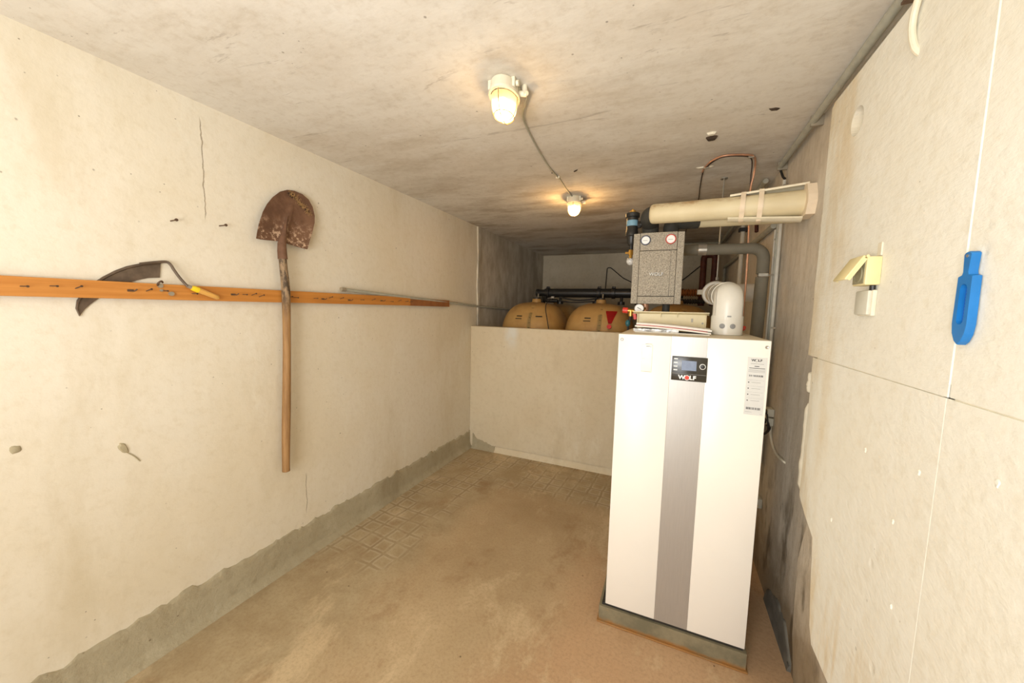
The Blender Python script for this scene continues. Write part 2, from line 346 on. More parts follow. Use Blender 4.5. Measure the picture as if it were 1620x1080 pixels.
def prism(bm, poly, a, b, ax=0):                        # poly in the two other axes (in order), extruded a..b along ax
    def P(q, h):
        l = list(q); l.insert(ax, h); return Vector(l)
    va = [bm.verts.new(P(q, a)) for q in poly]; vb = [bm.verts.new(P(q, b)) for q in poly]
    bm.faces.new(va); bm.faces.new(vb[::-1]); n = len(poly)
    for i in range(n): bm.faces.new((va[i], vb[i], vb[(i+1) % n], va[(i+1) % n]))
def sphere(bm, c, r, sc=(1, 1, 1), seg=16):
    q = bmesh.ops.create_uvsphere(bm, u_segments=seg, v_segments=seg//2+2, radius=r)
    for v in q['verts']: v.co = Vector((v.co.x*sc[0], v.co.y*sc[1], v.co.z*sc[2]))+Vector(c)
def rpath(pts, rad, n=6):                               # polyline with rounded corners
    pts = [Vector(p) for p in pts]; out = [pts[0]]
    for i in range(1, len(pts)-1):
        p = pts[i]; a = pts[i-1]-p; b = pts[i+1]-p; r = min(rad, a.length*.49, b.length*.49)
        s = p+a.normalized()*r; e = p+b.normalized()*r
        for k in range(n+1):
            q = k/n; out.append(s*(1-q)**2+p*2*q*(1-q)+e*q*q)
    out.append(pts[-1]); return out
def spline(pts, n=6):
    pts = [Vector(p) for p in pts]; P = [pts[0]*2-pts[1]]+pts+[pts[-1]*2-pts[-2]]; out = []
    for i in range(1, len(P)-2):
        for k in range(n):
            q = k/n; a, b, c_, d = P[i-1], P[i], P[i+1], P[i+2]
            out.append(.5*((2*b)+(c_-a)*q+(2*a-5*b+4*c_-d)*q*q+(3*b-a-3*c_+d)*q**3))
    out.append(pts[-1]); return out
def obj(name, bm, mat, parent=None, smooth=None, base=None, label=None, kind=None, local=False):
    bmesh.ops.recalc_face_normals(bm, faces=bm.faces[:])
    me = bpy.data.meshes.new(name); 
    if smooth is not None:
        for f in bm.faces: f.smooth = True
        for e in bm.edges:
            if len(e.link_faces) == 2 and e.calc_face_angle(0) > smooth: e.smooth = False
    bm.to_mesh(me); bm.free()
    me.materials.append(M[mat] if isinstance(mat, str) else mat)
    o = bpy.data.objects.new(name, me); C.objects.link(o)
    if parent is not None:
        o.parent = parent
        if not local:
            b = Vector(parent.location); q = parent.parent
            while q is not None: b += Vector(q.location); q = q.parent
            me.transform(Matrix.Translation(-b))
    elif base is not None:
        me.transform(Matrix.Translation(-Vector(base))); o.location = base
    if label: o['label'] = label
    if kind: o['kind'] = kind
    return o
SM = .6
def thing(name, label, cat, loc, group=None):
    o = bpy.data.objects.new(name, None); C.objects.link(o); o.location = loc; o.empty_display_size = .05
    o['label'] = label; o['category'] = cat
    if group: o['group'] = group
    return o
def tag(o, label, cat, group=None):
    o['label'] = label; o['category'] = cat
    if group: o['group'] = group
    return o
def text(body, size, mat, parent, loc, rot, name='lettering', offset=0., sx=1.):
    cu = bpy.data.curves.new(name, 'FONT'); cu.body = body; cu.size = size; cu.extrude = .0003; cu.align_x = 'CENTER'; cu.align_y = 'CENTER'; cu.offset = offset
    cu.resolution_u = 3
    o = bpy.data.objects.new(name, cu); C.objects.link(o); dg = bpy.context.evaluated_depsgraph_get()
    me = bpy.data.meshes.new_from_object(o.evaluated_get(dg)); bpy.data.objects.remove(o)
    me.transform(Matrix.Translation(Vector(loc)) @ rot.to_4x4() @ Matrix.Diagonal((sx, 1, 1, 1)))
    b = Vector(parent.location); q = parent.parent
    while q is not None: b += Vector(q.location); q = q.parent
    me.transform(Matrix.Translation(-b)); me.materials.clear(); me.materials.append(M[mat])
    r = bpy.data.objects.new(name, me); C.objects.link(r); r.parent = parent; return r
FRONT = Matrix.Rotation(PI/2, 3, 'X')                   # text lying in the plane y = const, facing -y

# ------------------------------------------------------------------ the room
def struct(name, bm, mat, parent=None, smooth=None):
    o = obj(name, bm, mat, parent, smooth); 
    if parent is None: o['kind'] = 'structure'
    return o
bm = B(); box(bm, -.1, W+.1, YR-.1, YB+.1, -.1, 0); floor = struct('floor', bm, 'floor')
bm = B(); box(bm, -.1, W+.1, YR-.1, YB+.1, H, H+.1); ceiling = struct('ceiling', bm, 'ceiling')
bm = B(); box(bm, -.1, 0, YR, YB, 0, H); wl = struct('wall_left', bm, 'wall_left')
bm = B(); prism(bm, [(3.43, HP), (3.47, HP), (3.46, 1.7), (3.475, H), (3.40, H), (3.42, 2.0), (3.405, 1.7), (3.425, 1.5)], 0, .012, 0)
obj('plaster_ridge', bm, 'wall_left', wl, SM)
bm = B(); box(bm, W, W+.1, YR, YB, 0, H); wr = struct('wall_right', bm, 'wall_right')
bm = B(); box(bm, -.1, W+.1, YB, YB+.1, 0, H); struct('wall_back', bm, 'wall_back')
bm = B(); box(bm, 0, W, YP, YP+.1, 0, HP, bev=.006)
struct('wall_partition', bm, 'partition')
# unseen rear wall, its opening added to hold the fill light
bm = B(); box(bm, -.1, .85, YR-.1, YR, 0, H); box(bm, 1.85, W+.1, YR-.1, YR, 0, H); box(bm, .85, 1.85, YR-.1, YR, 2.15, H)
struct('wall_rear', bm, 'partition')

# cement strip with a ragged upper edge along the left wall, coved into the floor
def ragged(ax, s0, s1, hf, th, seed, step=.018):
    bm = B(); n = int((s1-s0)/step); prof = []
    for i in range(n+1):
        s = s0+(s1-s0)*i/n
        h = hf(s)+.013*noise.noise(Vector((s*3, seed, 0)))+.022*noise.noise(Vector((s*14, seed, 3)))+.014*noise.noise(Vector((s*47, seed, 9)))
        k = noise.noise(Vector((s*5, seed, 7)))*.004
        prof.append([(0, h), (th*.7, h-.004), (th+k, h-.02), (th+.002+k, .05 if ax != 'r' else .03), (th+(.010 if ax != 'r' else .003), .022), (th+(.034 if ax != 'r' else .006), .0005), (0, .0005)])
    rows = []
    for i in range(n+1):
        s = s0+(s1-s0)*i/n
        rows.append([bm.verts.new(Vector((d, s, z)) if ax == 'x' else (Vector((s, YP-d, z)) if ax == 'y' else Vector((W-d, s, z)))) for d, z in prof[i]])
    for a, b in zip(rows, rows[1:]):
        for k in range(len(a)): bm.faces.new((a[k], a[(k+1) % len(a)], b[(k+1) % len(a)], b[k]))
    bm.faces.new(rows[0]); bm.faces.new(rows[-1][::-1]); return bm
hl = lambda s: .195-.02*min(1, max(0, s)/3) if s > .3 else .2
bl = ragged('x', YR, YP, hl, .010, 1); struct('baseboard_left', bl, 'cement', smooth=.9)
bp = ragged('y', .044, .31, lambda s: .155-.11*min(1, (s-.04)/.1) if s < .09 else .095-.08*(s-.1)/.3, .010, 5, .01)
struct('baseboard_partition', bp, 'cement', smooth=.9)
bp = ragged('y', .31, 1.68, lambda s: .022, .006, 8); struct('trim_1', bp, 'partition', smooth=.9)
br_ = ragged('r', 1.74, 2.16, lambda s: min(.135, .035+.9*(s-1.74)) if s < 2.0 else .135-.5*(s-2.0), .008, 12); struct('baseboard_right', br_, 'slate', smooth=.9)

# painted insulation boards on the right wall: each a piece of its own
def board(poly, th, smooth=None, hole=None):
    bm = B(); prism(bm, poly, W-th, W-.0005, 0)
    o = obj('insulation_board', bm, 'board', wr)
    bv = o.modifiers.new('bevel', 'BEVEL'); bv.width = .0018; bv.segments = 2; bv.limit_method = 'ANGLE'
    return o
T = .06
jag = lambda z0, z1, y, n, s: [(y+.010*noise.noise(Vector((z0+(z1-z0)*i/n*1.0, s, i*1.7))), z0+(z1-z0)*i/n) for i in range(n+1)]
# hole rim in the upper board: polygon with a slit is avoided by building the board in two halves around the hole
hc = (1.463, 2.056); hr = .041
arcL = [(hc[0]+hr*math.cos(a), hc[1]+hr*math.sin(a)) for a in [PI/2+PI*k/12 for k in range(13)]]     # towards camera side (smaller y): top -> bottom
arcR = [(hc[0]+hr*math.cos(a), hc[1]+hr*math.sin(a)) for a in [-PI/2+PI*k/12 for k in range(13)]]    # far side: bottom -> top
bm = B()
prism(bm, [(hc[0], 1.3258), (hc[0], hc[1]-hr)]+arcL[::-1][1:-1]+[(hc[0], hc[1]+hr), (hc[0], 2.208), (.9352, 2.208), (.9352, 1.3258)], W-T, W-.0005)
prism(bm, [(hc[0], 1.3258)]+jag(1.3258, 2.20, 1.683, 14, 2)+[(1.66, 2.209), (hc[0], 2.208), (hc[0], hc[1]+hr)]+arcR[::-1][1:-1]+[(hc[0], hc[1]-hr)], W-T, W-.0005)
bmesh.ops.remove_doubles(bm, verts=bm.verts[:], dist=.0001)
kill = [f for f in bm.faces if all(abs(v.co.y-hc[0]) < 1e-4 for v in f.verts)]
bmesh.ops.delete(bm, geom=kill, context='FACES')
obj('insulation_board', bm, 'board', wr)
bm = B(); lathe(bm, (W-.022, *hc), (-1, 0, 0), [(hr-.001, 0), (hr-.001, .004), (hr-.006, .006), (0, .006)], 24); obj('hole_bottom', bm, 'cement', wr, SM)
board([(.9352, .41), (1.40, .406), (1.43, .45), (1.455, .58), (1.478, .728), (1.56, .76)]+jag(.80, 1.322, 1.635, 7, 4)+[(.9352, 1.3242)], T)
board([(-.06, 1.3258), (.9332, 1.3258), (.9332, 2.206), (-.06, 2.206)], T-.0015)
board([(-.06, .41), (.9332, .41), (.9332, 1.3242), (-.06, 1.3242)], T+.001)
board([(-1.06, .41), (-.0615, .41), (-.0615, 1.3242), (-1.06, 1.3242)], T)
board([(-1.06, 1.3258), (-.0615, 1.3258), (-.0615, 2.218), (-1.06, 2.218)], T)
bm = B(); box(bm, W-T+.003, W-.001, -1.0, 1.60, 1.30, 1.35); box(bm, W-T+.003, W-.001, .92, .95, .42, 2.2); obj('joint_filler', bm, 'bead', wr)
# bead of foam along the far edge of the boards
def bead(y, z0, z1, s):
    n = 16; bm = B()
    tube(bm, [(W-.036, y+.004*noise.noise(Vector((i*.7, s, 0))), z0+(z1-z0)*i/n) for i in range(n+1)], [.016*(.8+.5*abs(noise.noise(Vector((i*.9, s, 4))))) if 0 < i < n else .006 for i in range(n+1)], 8)
    obj('foam_bead', bm, 'bead', wr, .9)
bead(1.700, .80, 1.14, 1); bead(1.702, 1.18, 1.26, 3); bead(1.712, 1.36, 1.48, 5); bead(1.716, 1.56, 1.86, 9)
# rough render patch below the broken corner of the boards
bm = B(); prism(bm, [(1.20, .0), (1.62, .0), (1.70, .2), (1.72, .5), (1.66, .72), (1.56, .75), (1.47, .71), (1.45, .56), (1.40, .402), (1.20, .402)], W-.022, W-.0005)
o = obj('render_patch', bm, 'wall_right', wr); bv = o.modifiers.new('b', 'BEVEL'); bv.width = .008; bv.segments = 3

# cement splash and pits on the left wall, chipped patches on the ceiling
def blob(name, c, ax, ry, rz, th, mat, parent, seed, n=16, ang=0):
    bm = B(); vs = []; vc = None
    for k in range(n):
        a = 2*PI*k/n; q = 1+.45*noise.noise(Vector((math.cos(a)*1.6, math.sin(a)*1.6, seed)))
        u, v = ry*q*math.cos(a), rz*q*math.sin(a); u, v = u*math.cos(ang)-v*math.sin(ang), u*math.sin(ang)+v*math.cos(ang)
        p = {'x': (c[0], c[1]+u, c[2]+v), 'X': (c[0], c[1]+u, c[2]+v), 'z': (c[0]+u, c[1]+v, c[2])}[ax]; vs.append(bm.verts.new(p))
    d = {'x': Vector((th, 0, 0)), 'X': Vector((-th, 0, 0)), 'z': Vector((0, 0, -th))}[ax]
    top = [bm.verts.new(Vector(c)+(v.co-Vector(c))*.7+d) for v in vs]
    for k in range(n): bm.faces.new((vs[k], vs[(k+1) % n], top[(k+1) % n], top[k]))
    bm.faces.new(top); bm.faces.new(vs[::-1]); return obj(name, bm, mat, parent, .9)
blob('cement_splash', (0, .655, .905), 'x', .012, .022, .006, 'debris', wl, 3, ang=.4)
bm = B(); tube(bm, spline([(.002, .664, .884), (.002, .685, .86), (.002, .70, .835)]), .0022, 6); obj('cement_splash', bm, 'debris', wl, SM)
blob('plaster_chip', (0, .409, .985), 'x', .014, .012, .004, 'debris', wl, 8)
blob('plaster_chip', (0, .429, 2.12), 'x', .012, .018, .003, 'debris', wl, 12)
for i, (cx, cy, r1, r2) in enumerate([(2.024, 2.052, .026, .02), (2.232, 1.863, .022, .008), (1.176, 2.223, .004, .016), (1.315, 2.245, .004, .018)]):
    blob('broken_patch', (cx, cy, H), 'z', r1, r2, .012 if i < 1 else .005, 'dark_hole', ceiling, i+20, ang=.3*i)
blob('plaster_patch', (2.018, 2.0, H), 'z', .02, .012, .01, 'bead', ceiling, 31)
blob('plaster_patch', (2.02, 2.44, H), 'z', .045, .012, .006, 'bead', ceiling, 33)
for i, (yy, zz, r) in enumerate([(.985, 1.16, .007), (1.05, 1.02, .006), (1.02, .84, .006), (.80, 1.22, .008), (.88, .78, .006), (1.35, .86, .006), (.95, .63, .007), (1.2, 1.13, .006), (1.08, .55, .008)]):
    blob('foam_nick', (W-T, yy, zz), 'X', r*.6, r, .0025, 'board', wr, i+50)

# ------------------------------------------------------------------ left wall: hook rail, sickle, shovel, conduit, nails
rail = thing('hook_rail', 'long orange wooden hook rail nailed along the left wall', 'rail', (.012, 1.4, 1.505))
bm = B(); prism(bm, [(-.3, 1.470), (2.304, 1.4755), (2.304, 1.539), (-.3, 1.531)], .012, .032); o = obj('board', bm, 'plank', rail)
o.modifiers.new('b', 'BEVEL').width = .0015
bm = B(); prism(bm, [(2.305, 1.4745), (2.852, 1.474), (2.852, 1.530), (2.305, 1.535)], .012, .029); o = obj('board', bm, 'plank2', rail, label='brown weathered end length of board')
bm = B(); tube(bm, [(.02, 2.85, 1.502), (.02, 2.885, 1.502)], .0015, 6); obj('nail', bm, 'nail', rail)
def hookpt(px):   # y along the rail for the hooks seen in the photograph (measured once on the wall plane)
    return px
ys = [.44, .50, .555, .695, .738, .787, .885, .915, 1.045, 1.085, 1.125, 1.16, 1.31, 1.34, 1.46, 1.52, 1.56, 1.64, 1.71, 1.80, 1.90, 1.99, 2.08, 2.16, 2.24, 2.29]
for i, yy in enumerate(ys):
    zz = 1.503+.012*noise.noise(Vector((i*3.3, 0, 0))); L = .014+.008*random.random(); up = random.choice([0, .004, .010])
    bm = B()
    if i in (3, 8, 15, 18, 21): # cup hooks with a flat foot
        box(bm, .032, .035, yy-.009, yy+.009, zz-.004, zz+.004)
        tube(bm, spline([(.033, yy, zz), (.033+L, yy+.005, zz-.002), (.033+L*1.3, yy+.012, zz+.006)], 3), .0022, 6)
    else:
        tube(bm, [(.028, yy, zz), (.032+L, yy+.012, zz+up)], .0018, 6); cyl(bm, (.0315+L, yy+.012, zz+up), (.034+L, yy+.0125, zz+up), .0036, 8)
    obj('hook', bm, 'nail', rail)
# metal loop and cup on the rail
bm = B(); tube(bm, spline([(.034, .775, 1.528), (.045, .772, 1.536), (.046, .782, 1.545), (.036, .790, 1.540)], 5), .0035, 8); obj('hook', bm, 'nail', rail, SM)
bm = B(); cyl(bm, (.032, .783, 1.527), (.036, .783, 1.527), .009, 12); cyl(bm, (.032, .785, 1.509), (.037, .785, 1.509), .005, 10); obj('washer', bm, 'galv', rail, SM)
bm = B(); cyl(bm, (.032, .815, 1.497), (.042, .815, 1.497), .0085, 14); obj('knob', bm, 'galv', rail, SM)

sick = thing('sickle', 'old forged sickle with short yellow-banded wooden grip tucked behind the rail', 'sickle', (.006, .75, 1.55))
outer = [(.569, 1.408), (.562, 1.435), (.566, 1.462), (.583, 1.494), (.606, 1.522), (.633, 1.549), (.665, 1.574), (.70, 1.595), (.745, 1.612), (.80, 1.624)]
inner = [(.569, 1.408), (.583, 1.432), (.600, 1.452), (.622, 1.474), (.648, 1.498), (.676, 1.518), (.700, 1.532), (.726, 1.544), (.757, 1.555), (.795, 1.560)]
bm = B(); N = len(outer); ra = []
for (a, b) in zip(outer, inner):
    row = []
    for k, q in enumerate((0, .12, .18, 1)):
        yy = a[0]*(1-q)+b[0]*q; zz = a[1]*(1-q)+b[1]*q; th = (.008, .008, .0035, .002)[k]
        row.append((yy, zz, th))
    ra.append(row)
fr = [[bm.verts.new((.003+th, yy, zz)) for yy, zz, th in r] for r in ra]; bk = [[bm.verts.new((.0015, yy, zz)) for yy, zz, th in r] for r in ra]
for i in range(N-1):
    for k in range(3):
        bm.faces.new((fr[i][k], fr[i+1][k], fr[i+1][k+1], fr[i][k+1])); bm.faces.new((bk[i][k], bk[i][k+1], bk[i+1][k+1], bk[i+1][k]))
    bm.faces.new((fr[i][0], bk[i][0], bk[i+1][0], fr[i+1][0])); bm.faces.new((fr[i][3], fr[i+1][3], bk[i+1][3], bk[i][3]))
for k in range(3): bm.faces.new((fr[-1][k], bk[-1][k], bk[-1][k+1], fr[-1][k+1]))
obj('blade', bm, 'sickle', sick)
bm = B(); tube(bm, spline([(.012, .735, 1.607), (.013, .785, 1.6195), (.016, .815, 1.624), (.022, .826, 1.612), (.026, .832, 1.596), (.032, .847, 1.565), (.042, .862, 1.538), (.047, .869, 1.527)], 5), [.0045]*2+[.005]*50 if False else .0052, 8)
obj('tang', bm, 'sickle', sick, SM)
a = Vector((.047, .866, 1.531)); b = Vector((.052, .975, 1.4865)); d = (b-a).normalized()
bm = B(); cyl(bm, a, a+d*.014, .0075, 14); obj('ferrule', bm, 'chrome', sick, SM, label='steel ferrule')
prof = [(.0085, 0), (.0105, .008), (.0115, .03), (.0105, .06), (.010, .085), (.0095, .100), (.006, .106), (0, .107)]
bm = B(); lathe(bm, a+d*.013, d, prof, 16); h = obj('grip', bm, 'varnish', sick, SM)
bm = B(); lathe(bm, a+d*.014, d, [(.0093, 0), (.0114, .008), (.0121, .026), (.0110, .027)], 16); obj('band', bm, 'yellow', h, SM, label='yellow painted band')

sh = thing('shovel', 'rusty round-point shovel hung blade up with worn wooden handle', 'shovel', (.055, 1.27, .575))
Lc = [(1.146, 1.781), (1.165, 1.85), (1.188, 1.91), (1.213, 1.955), (1.245, 1.997), (1.285, 2.035), (1.325, 2.056), (1.362, 2.063)]
Rc = [(1.415, 1.772), (1.450, 1.86), (1.470, 1.92), (1.475, 1.96), (1.467, 2.005), (1.445, 2.040), (1.410, 2.059), (1.364, 2.0635)]
def lerp2(cv, q):
    f = q*(len(cv)-1); i = min(int(f), len(cv)-2); f -= i; return (cv[i][0]*(1-f)+cv[i+1][0]*f, cv[i][1]*(1-f)+cv[i+1][1]*f)
bm = B(); NV, NU = 28, 24; g = []; gb = []
for i in range(NV+1):
    v = i/NV; a = lerp2(Lc, v); b = lerp2(Rc, v); row = []; rb = []
    for j in range(NU+1):
        u = j/NU*2-1; yy = a[0]*(1-j/NU)+b[0]*j/NU; zz = a[1]*(1-j/NU)+b[1]*j/NU
        if v < .06: zz += .006*math.cos(u*PI)*(1-v/.06)
        xx = .036+.016*u*u*(1-v*.6)+.012*max(0, 1-v*1.6)*math.exp(-(u*.135/.014)**2)*1.6-.014*math.sin(v*PI*.5)
        row.append(bm.verts.new((xx, yy, zz))); rb.append(bm.verts.new((xx-.0022, yy, zz)))
    g.append(row); gb.append(rb)
for i in range(NV):
    for j in range(NU):
        bm.faces.new((g[i][j], g[i][j+1], g[i+1][j+1], g[i+1][j])); bm.faces.new((gb[i][j], gb[i+1][j], gb[i+1][j+1], gb[i][j+1]))
rim = [(g[0][j], gb[0][j]) for j in range(NU+1)]+[(g[i][NU], gb[i][NU]) for i in range(1, NV+1)]+[(g[NV][j], gb[NV][j]) for j in range(NU-1, -1, -1)]+[(g[i][0], gb[i][0]) for i in range(NV-1, 0, -1)]
for k in range(len(rim)):
    p, q = rim[k], rim[(k+1) % len(rim)]; bm.faces.new((p[0], p[1], q[1], q[0]))
bl_ = obj('blade', bm, 'rust', sh, .9)
bl_.data.transform(Matrix.Translation((0, 0, -1.2))); bl_.location = (0, 0, 1.2)      # blade's own origin near its shoulder
bm = B(); tube(bm, [(.040, 1.315, 1.92), (.046, 1.295, 1.86), (.050, 1.281, 1.80), (.052, 1.272, 1.77), (.053, 1.271, 1.735), (.0535, 1.273, 1.695)], [.004, .010, .016, .020, .0215, .0222], 16); obj('socket', bm, 'rust', sh, SM)
hp = [(.053, 1.271, 1.72), (.053, 1.276, 1.65), (.054, 1.283, 1.55), (.055, 1.283, 1.45), (.054, 1.280, 1.25), (.052, 1.272, 1.0), (.050, 1.262, .75), (.049, 1.258, .60), (.049, 1.258, .578), (.049, 1.258, .572)]
bm = B(); tube(bm, spline(hp, 4), [.0195-.001*math.sin(i*.5) if i < 32 else (.0185 if i < 35 else .012) for i in range((len(hp)-1)*4+1)], 16); obj('handle', bm, 'handle', sh, SM)
bm = B()
for k in range(130):
    q = random.random(); yy = 1.335+q*.115+random.gauss(0, .008); zz = 2.045-q*.085+random.gauss(0, .007); a = random.random()*PI; l = random.uniform(.003, .008)
    xx = .030+.006+random.random()*.008
    tube(bm, [(xx, yy-l*math.cos(a), zz-l*math.sin(a)), (xx+.002, yy+l*math.cos(a), zz+l*math.sin(a))], .0006, 3)
obj('straw', bm, 'leaf', sh, kind='stuff')
bm = B()
for k in range(26):
    q = random.random(); sphere(bm, (.032, 1.335+q*.12+random.gauss(0, .006), 2.045-q*.085+random.gauss(0, .005)), random.uniform(.003, .007), (.5, 1, .8), 6)
obj('dried_mud', bm, 'soil', sh, kind='stuff')

bm = B(); tube(bm, [(.030, 1.669, 1.563), (.024, 2.2, 1.540), (.018, 2.9, 1.512), (.016, 3.35, 1.490), (.016, 3.9, 1.471), (.016, 4.42, 1.455)], .0105, 12)
k = thing('wall_conduit', 'long thin grey metal conduit running above the orange rail towards the tanks', 'conduit', (.030, 1.669, 1.563))
obj('pipe', bm, 'conduit', k, SM)
bm = B(); cyl(bm, (.030, 1.652, 1.564), (.030, 1.685, 1.562), .0128, 14); obj('end_sleeve', bm, 'galv', k, SM)
for yy, zz in ((2.1, 1.545), (3.1, 1.501)):
    bm = B(); box(bm, 0, .034, yy-.006, yy+.006, zz-.003, zz+.003); obj('clip', bm, 'galv', k)
for yy, zz, lab, dy in ((.842, 1.792, 'short rusty nail in the left wall, above the sickle handle', .012), (1.018, 1.810, 'rusty nail in the left wall, between sickle and shovel blade', .022)):
    k = thing('wall_nail', lab, 'nail', (0, yy, zz))
    bm = B(); tube(bm, [(-.005, yy, zz), (.03, yy+dy*.5, zz+.004)], .0026, 8); obj('shank', bm, 'nail', k, SM)
    bm = B(); cyl(bm, (.0298, yy+dy*.5, zz+.004), (.033, yy+dy*.5, zz+.004), .006, 10); obj('head', bm, 'nail', k, SM)

# ------------------------------------------------------------------ ceiling lamps and their cable
def lamp(loc, label):
    k = thing('bulkhead_lamp', label, 'lamp', loc, 'caged oval cellar lamps on the ceiling'); k.rotation_euler = (0, 0, .12)
    EY = 1.45
    def lat(name, prof, mat, par=k, z0=0):
        bm = B(); N = 28; rings = []
        for r, h in prof:
            rings.append([bm.verts.new((r*math.cos(2*PI*q/N), r*EY*math.sin(2*PI*q/N), h)) for q in range(N)] if r > 1e-5 else [bm.verts.new((0, 0, h))])
        for a, b in zip(rings, rings[1:]):
            for q in range(N):
                if len(b) == 1: bm.faces.new((a[q], a[(q+1) % N], b[0]))
                else: bm.faces.new((a[q], a[(q+1) % N], b[(q+1) % N], b[q]))
        if name in ('body', 'ring'): bm.faces.new(rings[0][::-1]); 
        if name == 'body': bm.faces.new(rings[-1])
        return obj(name, bm, mat, par, SM, local=True)
    lat('body', [(.046, -.0005), (.050, -.006), (.052, -.03), (.054, -.040)], 'lamp_white')
    for a in (.5, PI-.5, PI+.5, -.5):
        bm = B(); box(bm, .050*math.cos(a)-.008, .050*math.cos(a)+.008, .050*EY*math.sin(a)-.008, .050*EY*math.sin(a)+.008, -.034, -.0006, bev=.002)
        obj('mounting_lug', bm, 'lamp_white', k, SM, local=True)
    lat('ring', [(.050, -.040), (.0565, -.041), (.0565, -.050), (.049, -.051)], 'lamp_white')
    lat('glass', [(.047, -.0515), (.0465, -.070), (.043, -.095), (.034, -.115), (.02, -.126), (0, -.130)], 'lamp_glass')
    bm = B(); sphere(bm, (0, -.012, -.082), .026, (1, 1.3, 1), 16); obj('bulb', bm, 'bulb', k, SM, local=True)
    bm = B()
    pr = lambda s: [(.0505, .049), (.049, .072), (.045, .098), (.035, .119), (.018, .1315), (0, .134)]
    def wire(cx, cy):
        pts = [(r*cx, r*EY*cy, -h) for r, h in pr(0)]; pts = pts+[(-p[0], -p[1], p[2]) for p in pts[::-1][1:]]
        tube(bm, spline(pts, 3), .0016, 6)
    wire(1, 0); wire(0, 1)
    tube(bm, [(.0365*math.cos(2*PI*q/28), .0365*EY*math.sin(2*PI*q/28), -.116) for q in range(29)], .0016, 6, False)
    obj('cage', bm, 'lamp_wire', k, SM, local=True)
    bm = B(); cyl(bm, (.05, .02, -.030), (.078, .026, -.030), .011, 12); obj('cable_gland', bm, 'lamp_white', k, SM, local=True)
    bm = B(); cyl(bm, (.054, -.03, -.020), (.064, -.03, -.020), .010, 12); obj('ring_screw', bm, 'lamp_white', k, SM, local=True)
    return k
L1 = (1.268, 1.318, H); L2 = (1.180, 2.77, H)
lamp(L1, 'lit oval caged lamp on the ceiling, large near one at top centre')
lamp(L2, 'lit caged lamp on the ceiling, small far one before the tanks')
light('lamp_bulb_light', 'POINT', (L1[0], L1[1]-.01, H-.1175), 1.3, (1, .74, .45), rad=.005)
light('lamp_bulb_light', 'POINT', (L2[0], L2[1]-.01, H-.1175), 7.5, (1, .66, .34), rad=.005)
k = thing('ceiling_cable', 'thin beige cable along the ceiling linking the two caged lamps', 'cable', (1.3, 1.42, H-.02))
bm = B(); tube(bm, spline([(1.343, 1.345, H-.030), (1.340, 1.37, H-.022), (1.305, 1.44, H-.014), (1.248, 1.56, H-.010), (1.210, 1.82, H-.006), (1.188, 2.08, H-.007), (1.185, 2.20, H-.009), (1.188, 2.33, H-.007), (1.176, 2.55, H-.006), (1.178, 2.70, H-.008)], 6), .0045, 8); obj('cable', bm, 'conduit', k, SM)
for p in ((1.187, 2.30),):
    bm = B(); box(bm, p[0]-.012, p[0]+.012, p[1]-.004, p[1]+.004, H-.013, H-.0005, bev=.001); obj('cable_clip', bm, 'lamp_white', k)
bm = B(); tube(bm, spline([(1.335, 1.35, H-.0005), (1.338, 1.35, H-.02), (1.345, 1.345, H-.034)], 4), .010, 10); obj('junction_elbow', bm, 'lamp_white', k, SM)

# ------------------------------------------------------------------ conduits along the right wall / ceiling
k = thing('corner_conduit', 'grey conduit running along the corner of ceiling and right wall', 'conduit', (W-.03, 1.4, H-.03))
bm = B(); tube(bm, [(W-.040, -.2, H-.022), (W-.040, 1.3, H-.022), (W-.032, 2.52, H-.024)], .0135, 14); obj('pipe', bm, 'conduit', k, SM)
bm = B(); tube(bm, [(W-.03, 2.515, H-.03), (W-.018, 2.49, H-.085), (W-.012, 2.475, H-.10)], .006, 8); obj('cable_end', bm, 'black_cable', k, SM)
for yy in (1.15, 1.98, 2.50):
    bm = B(); box(bm, W-.045, W-.0005, yy-.006, yy+.006, H-.044, H-.0005); obj('clip', bm, 'galv', k)
k = thing('short_flex_conduit', 'short white flexible conduit curving out of the upper right wall board', 'conduit', (W-.06, 1.30, 2.26))
bm = B(); tube(bm, spline([(W-T-.010, 1.152, 2.215), (W-T-.012, 1.162, 2.190), (W-T-.010, 1.182, 2.160), (W-T-.008, 1.186, 2.125), (W-T-.004, 1.176, 2.085), (W-T+.006, 1.170, 2.065)], 5), .0070, 10); obj('tube', bm, 'lamp_white', k, SM)
bm = B(); cyl(bm, (W-T-.011, 1.156, 2.200), (W-T-.010, 1.150, 2.228), .012, 12); obj('sleeve', bm, 'lamp_white', k, SM)
bm = B(); box(bm, W-T-.026, W-T, 1.182, 1.206, 2.202, 2.208); obj('nail', bm, 'nail', k)

def cond(name, label, pts, r, mat, clips=(), cat='conduit', rad=.03):
    k = thing(name, label, cat, pts[0]); bm = B(); tube(bm, rpath(pts, rad), r, 12); obj('pipe', bm, mat, k, SM)
    for c in clips:
        bm = B(); q = .016; box(bm, c[0]-.002, W-.0005, c[1]-r-.004, c[1]+r+.004, c[2]-.005, c[2]+.005); obj('clip', bm, 'galv', k)
    return k
cond('wall_conduit', 'pale vertical conduit on the right wall, nearest one beside the grey foam pipe', [(W-.016, 2.462, 2.20), (W-.016, 2.450, .62)], .0095, 'conduit_w', [(W-.02, 2.462, 2.17), (W-.02, 2.456, 1.40)])
cond('wall_conduit', 'grey vertical conduit on the right wall, middle one of the upright set', [(W-.016, 2.502, 1.985), (W-.016, 2.495, .62)], .0105, 'conduit', [(W-.02, 2.50, 1.93)])
cond('wall_conduit', 'pale vertical conduit on the right wall, farthest one behind the grey foam pipe', [(W-.016, 2.553, 1.955), (W-.016, 2.545, .62)], .009, 'conduit_w', [(W-.02, 2.55, 1.9)])
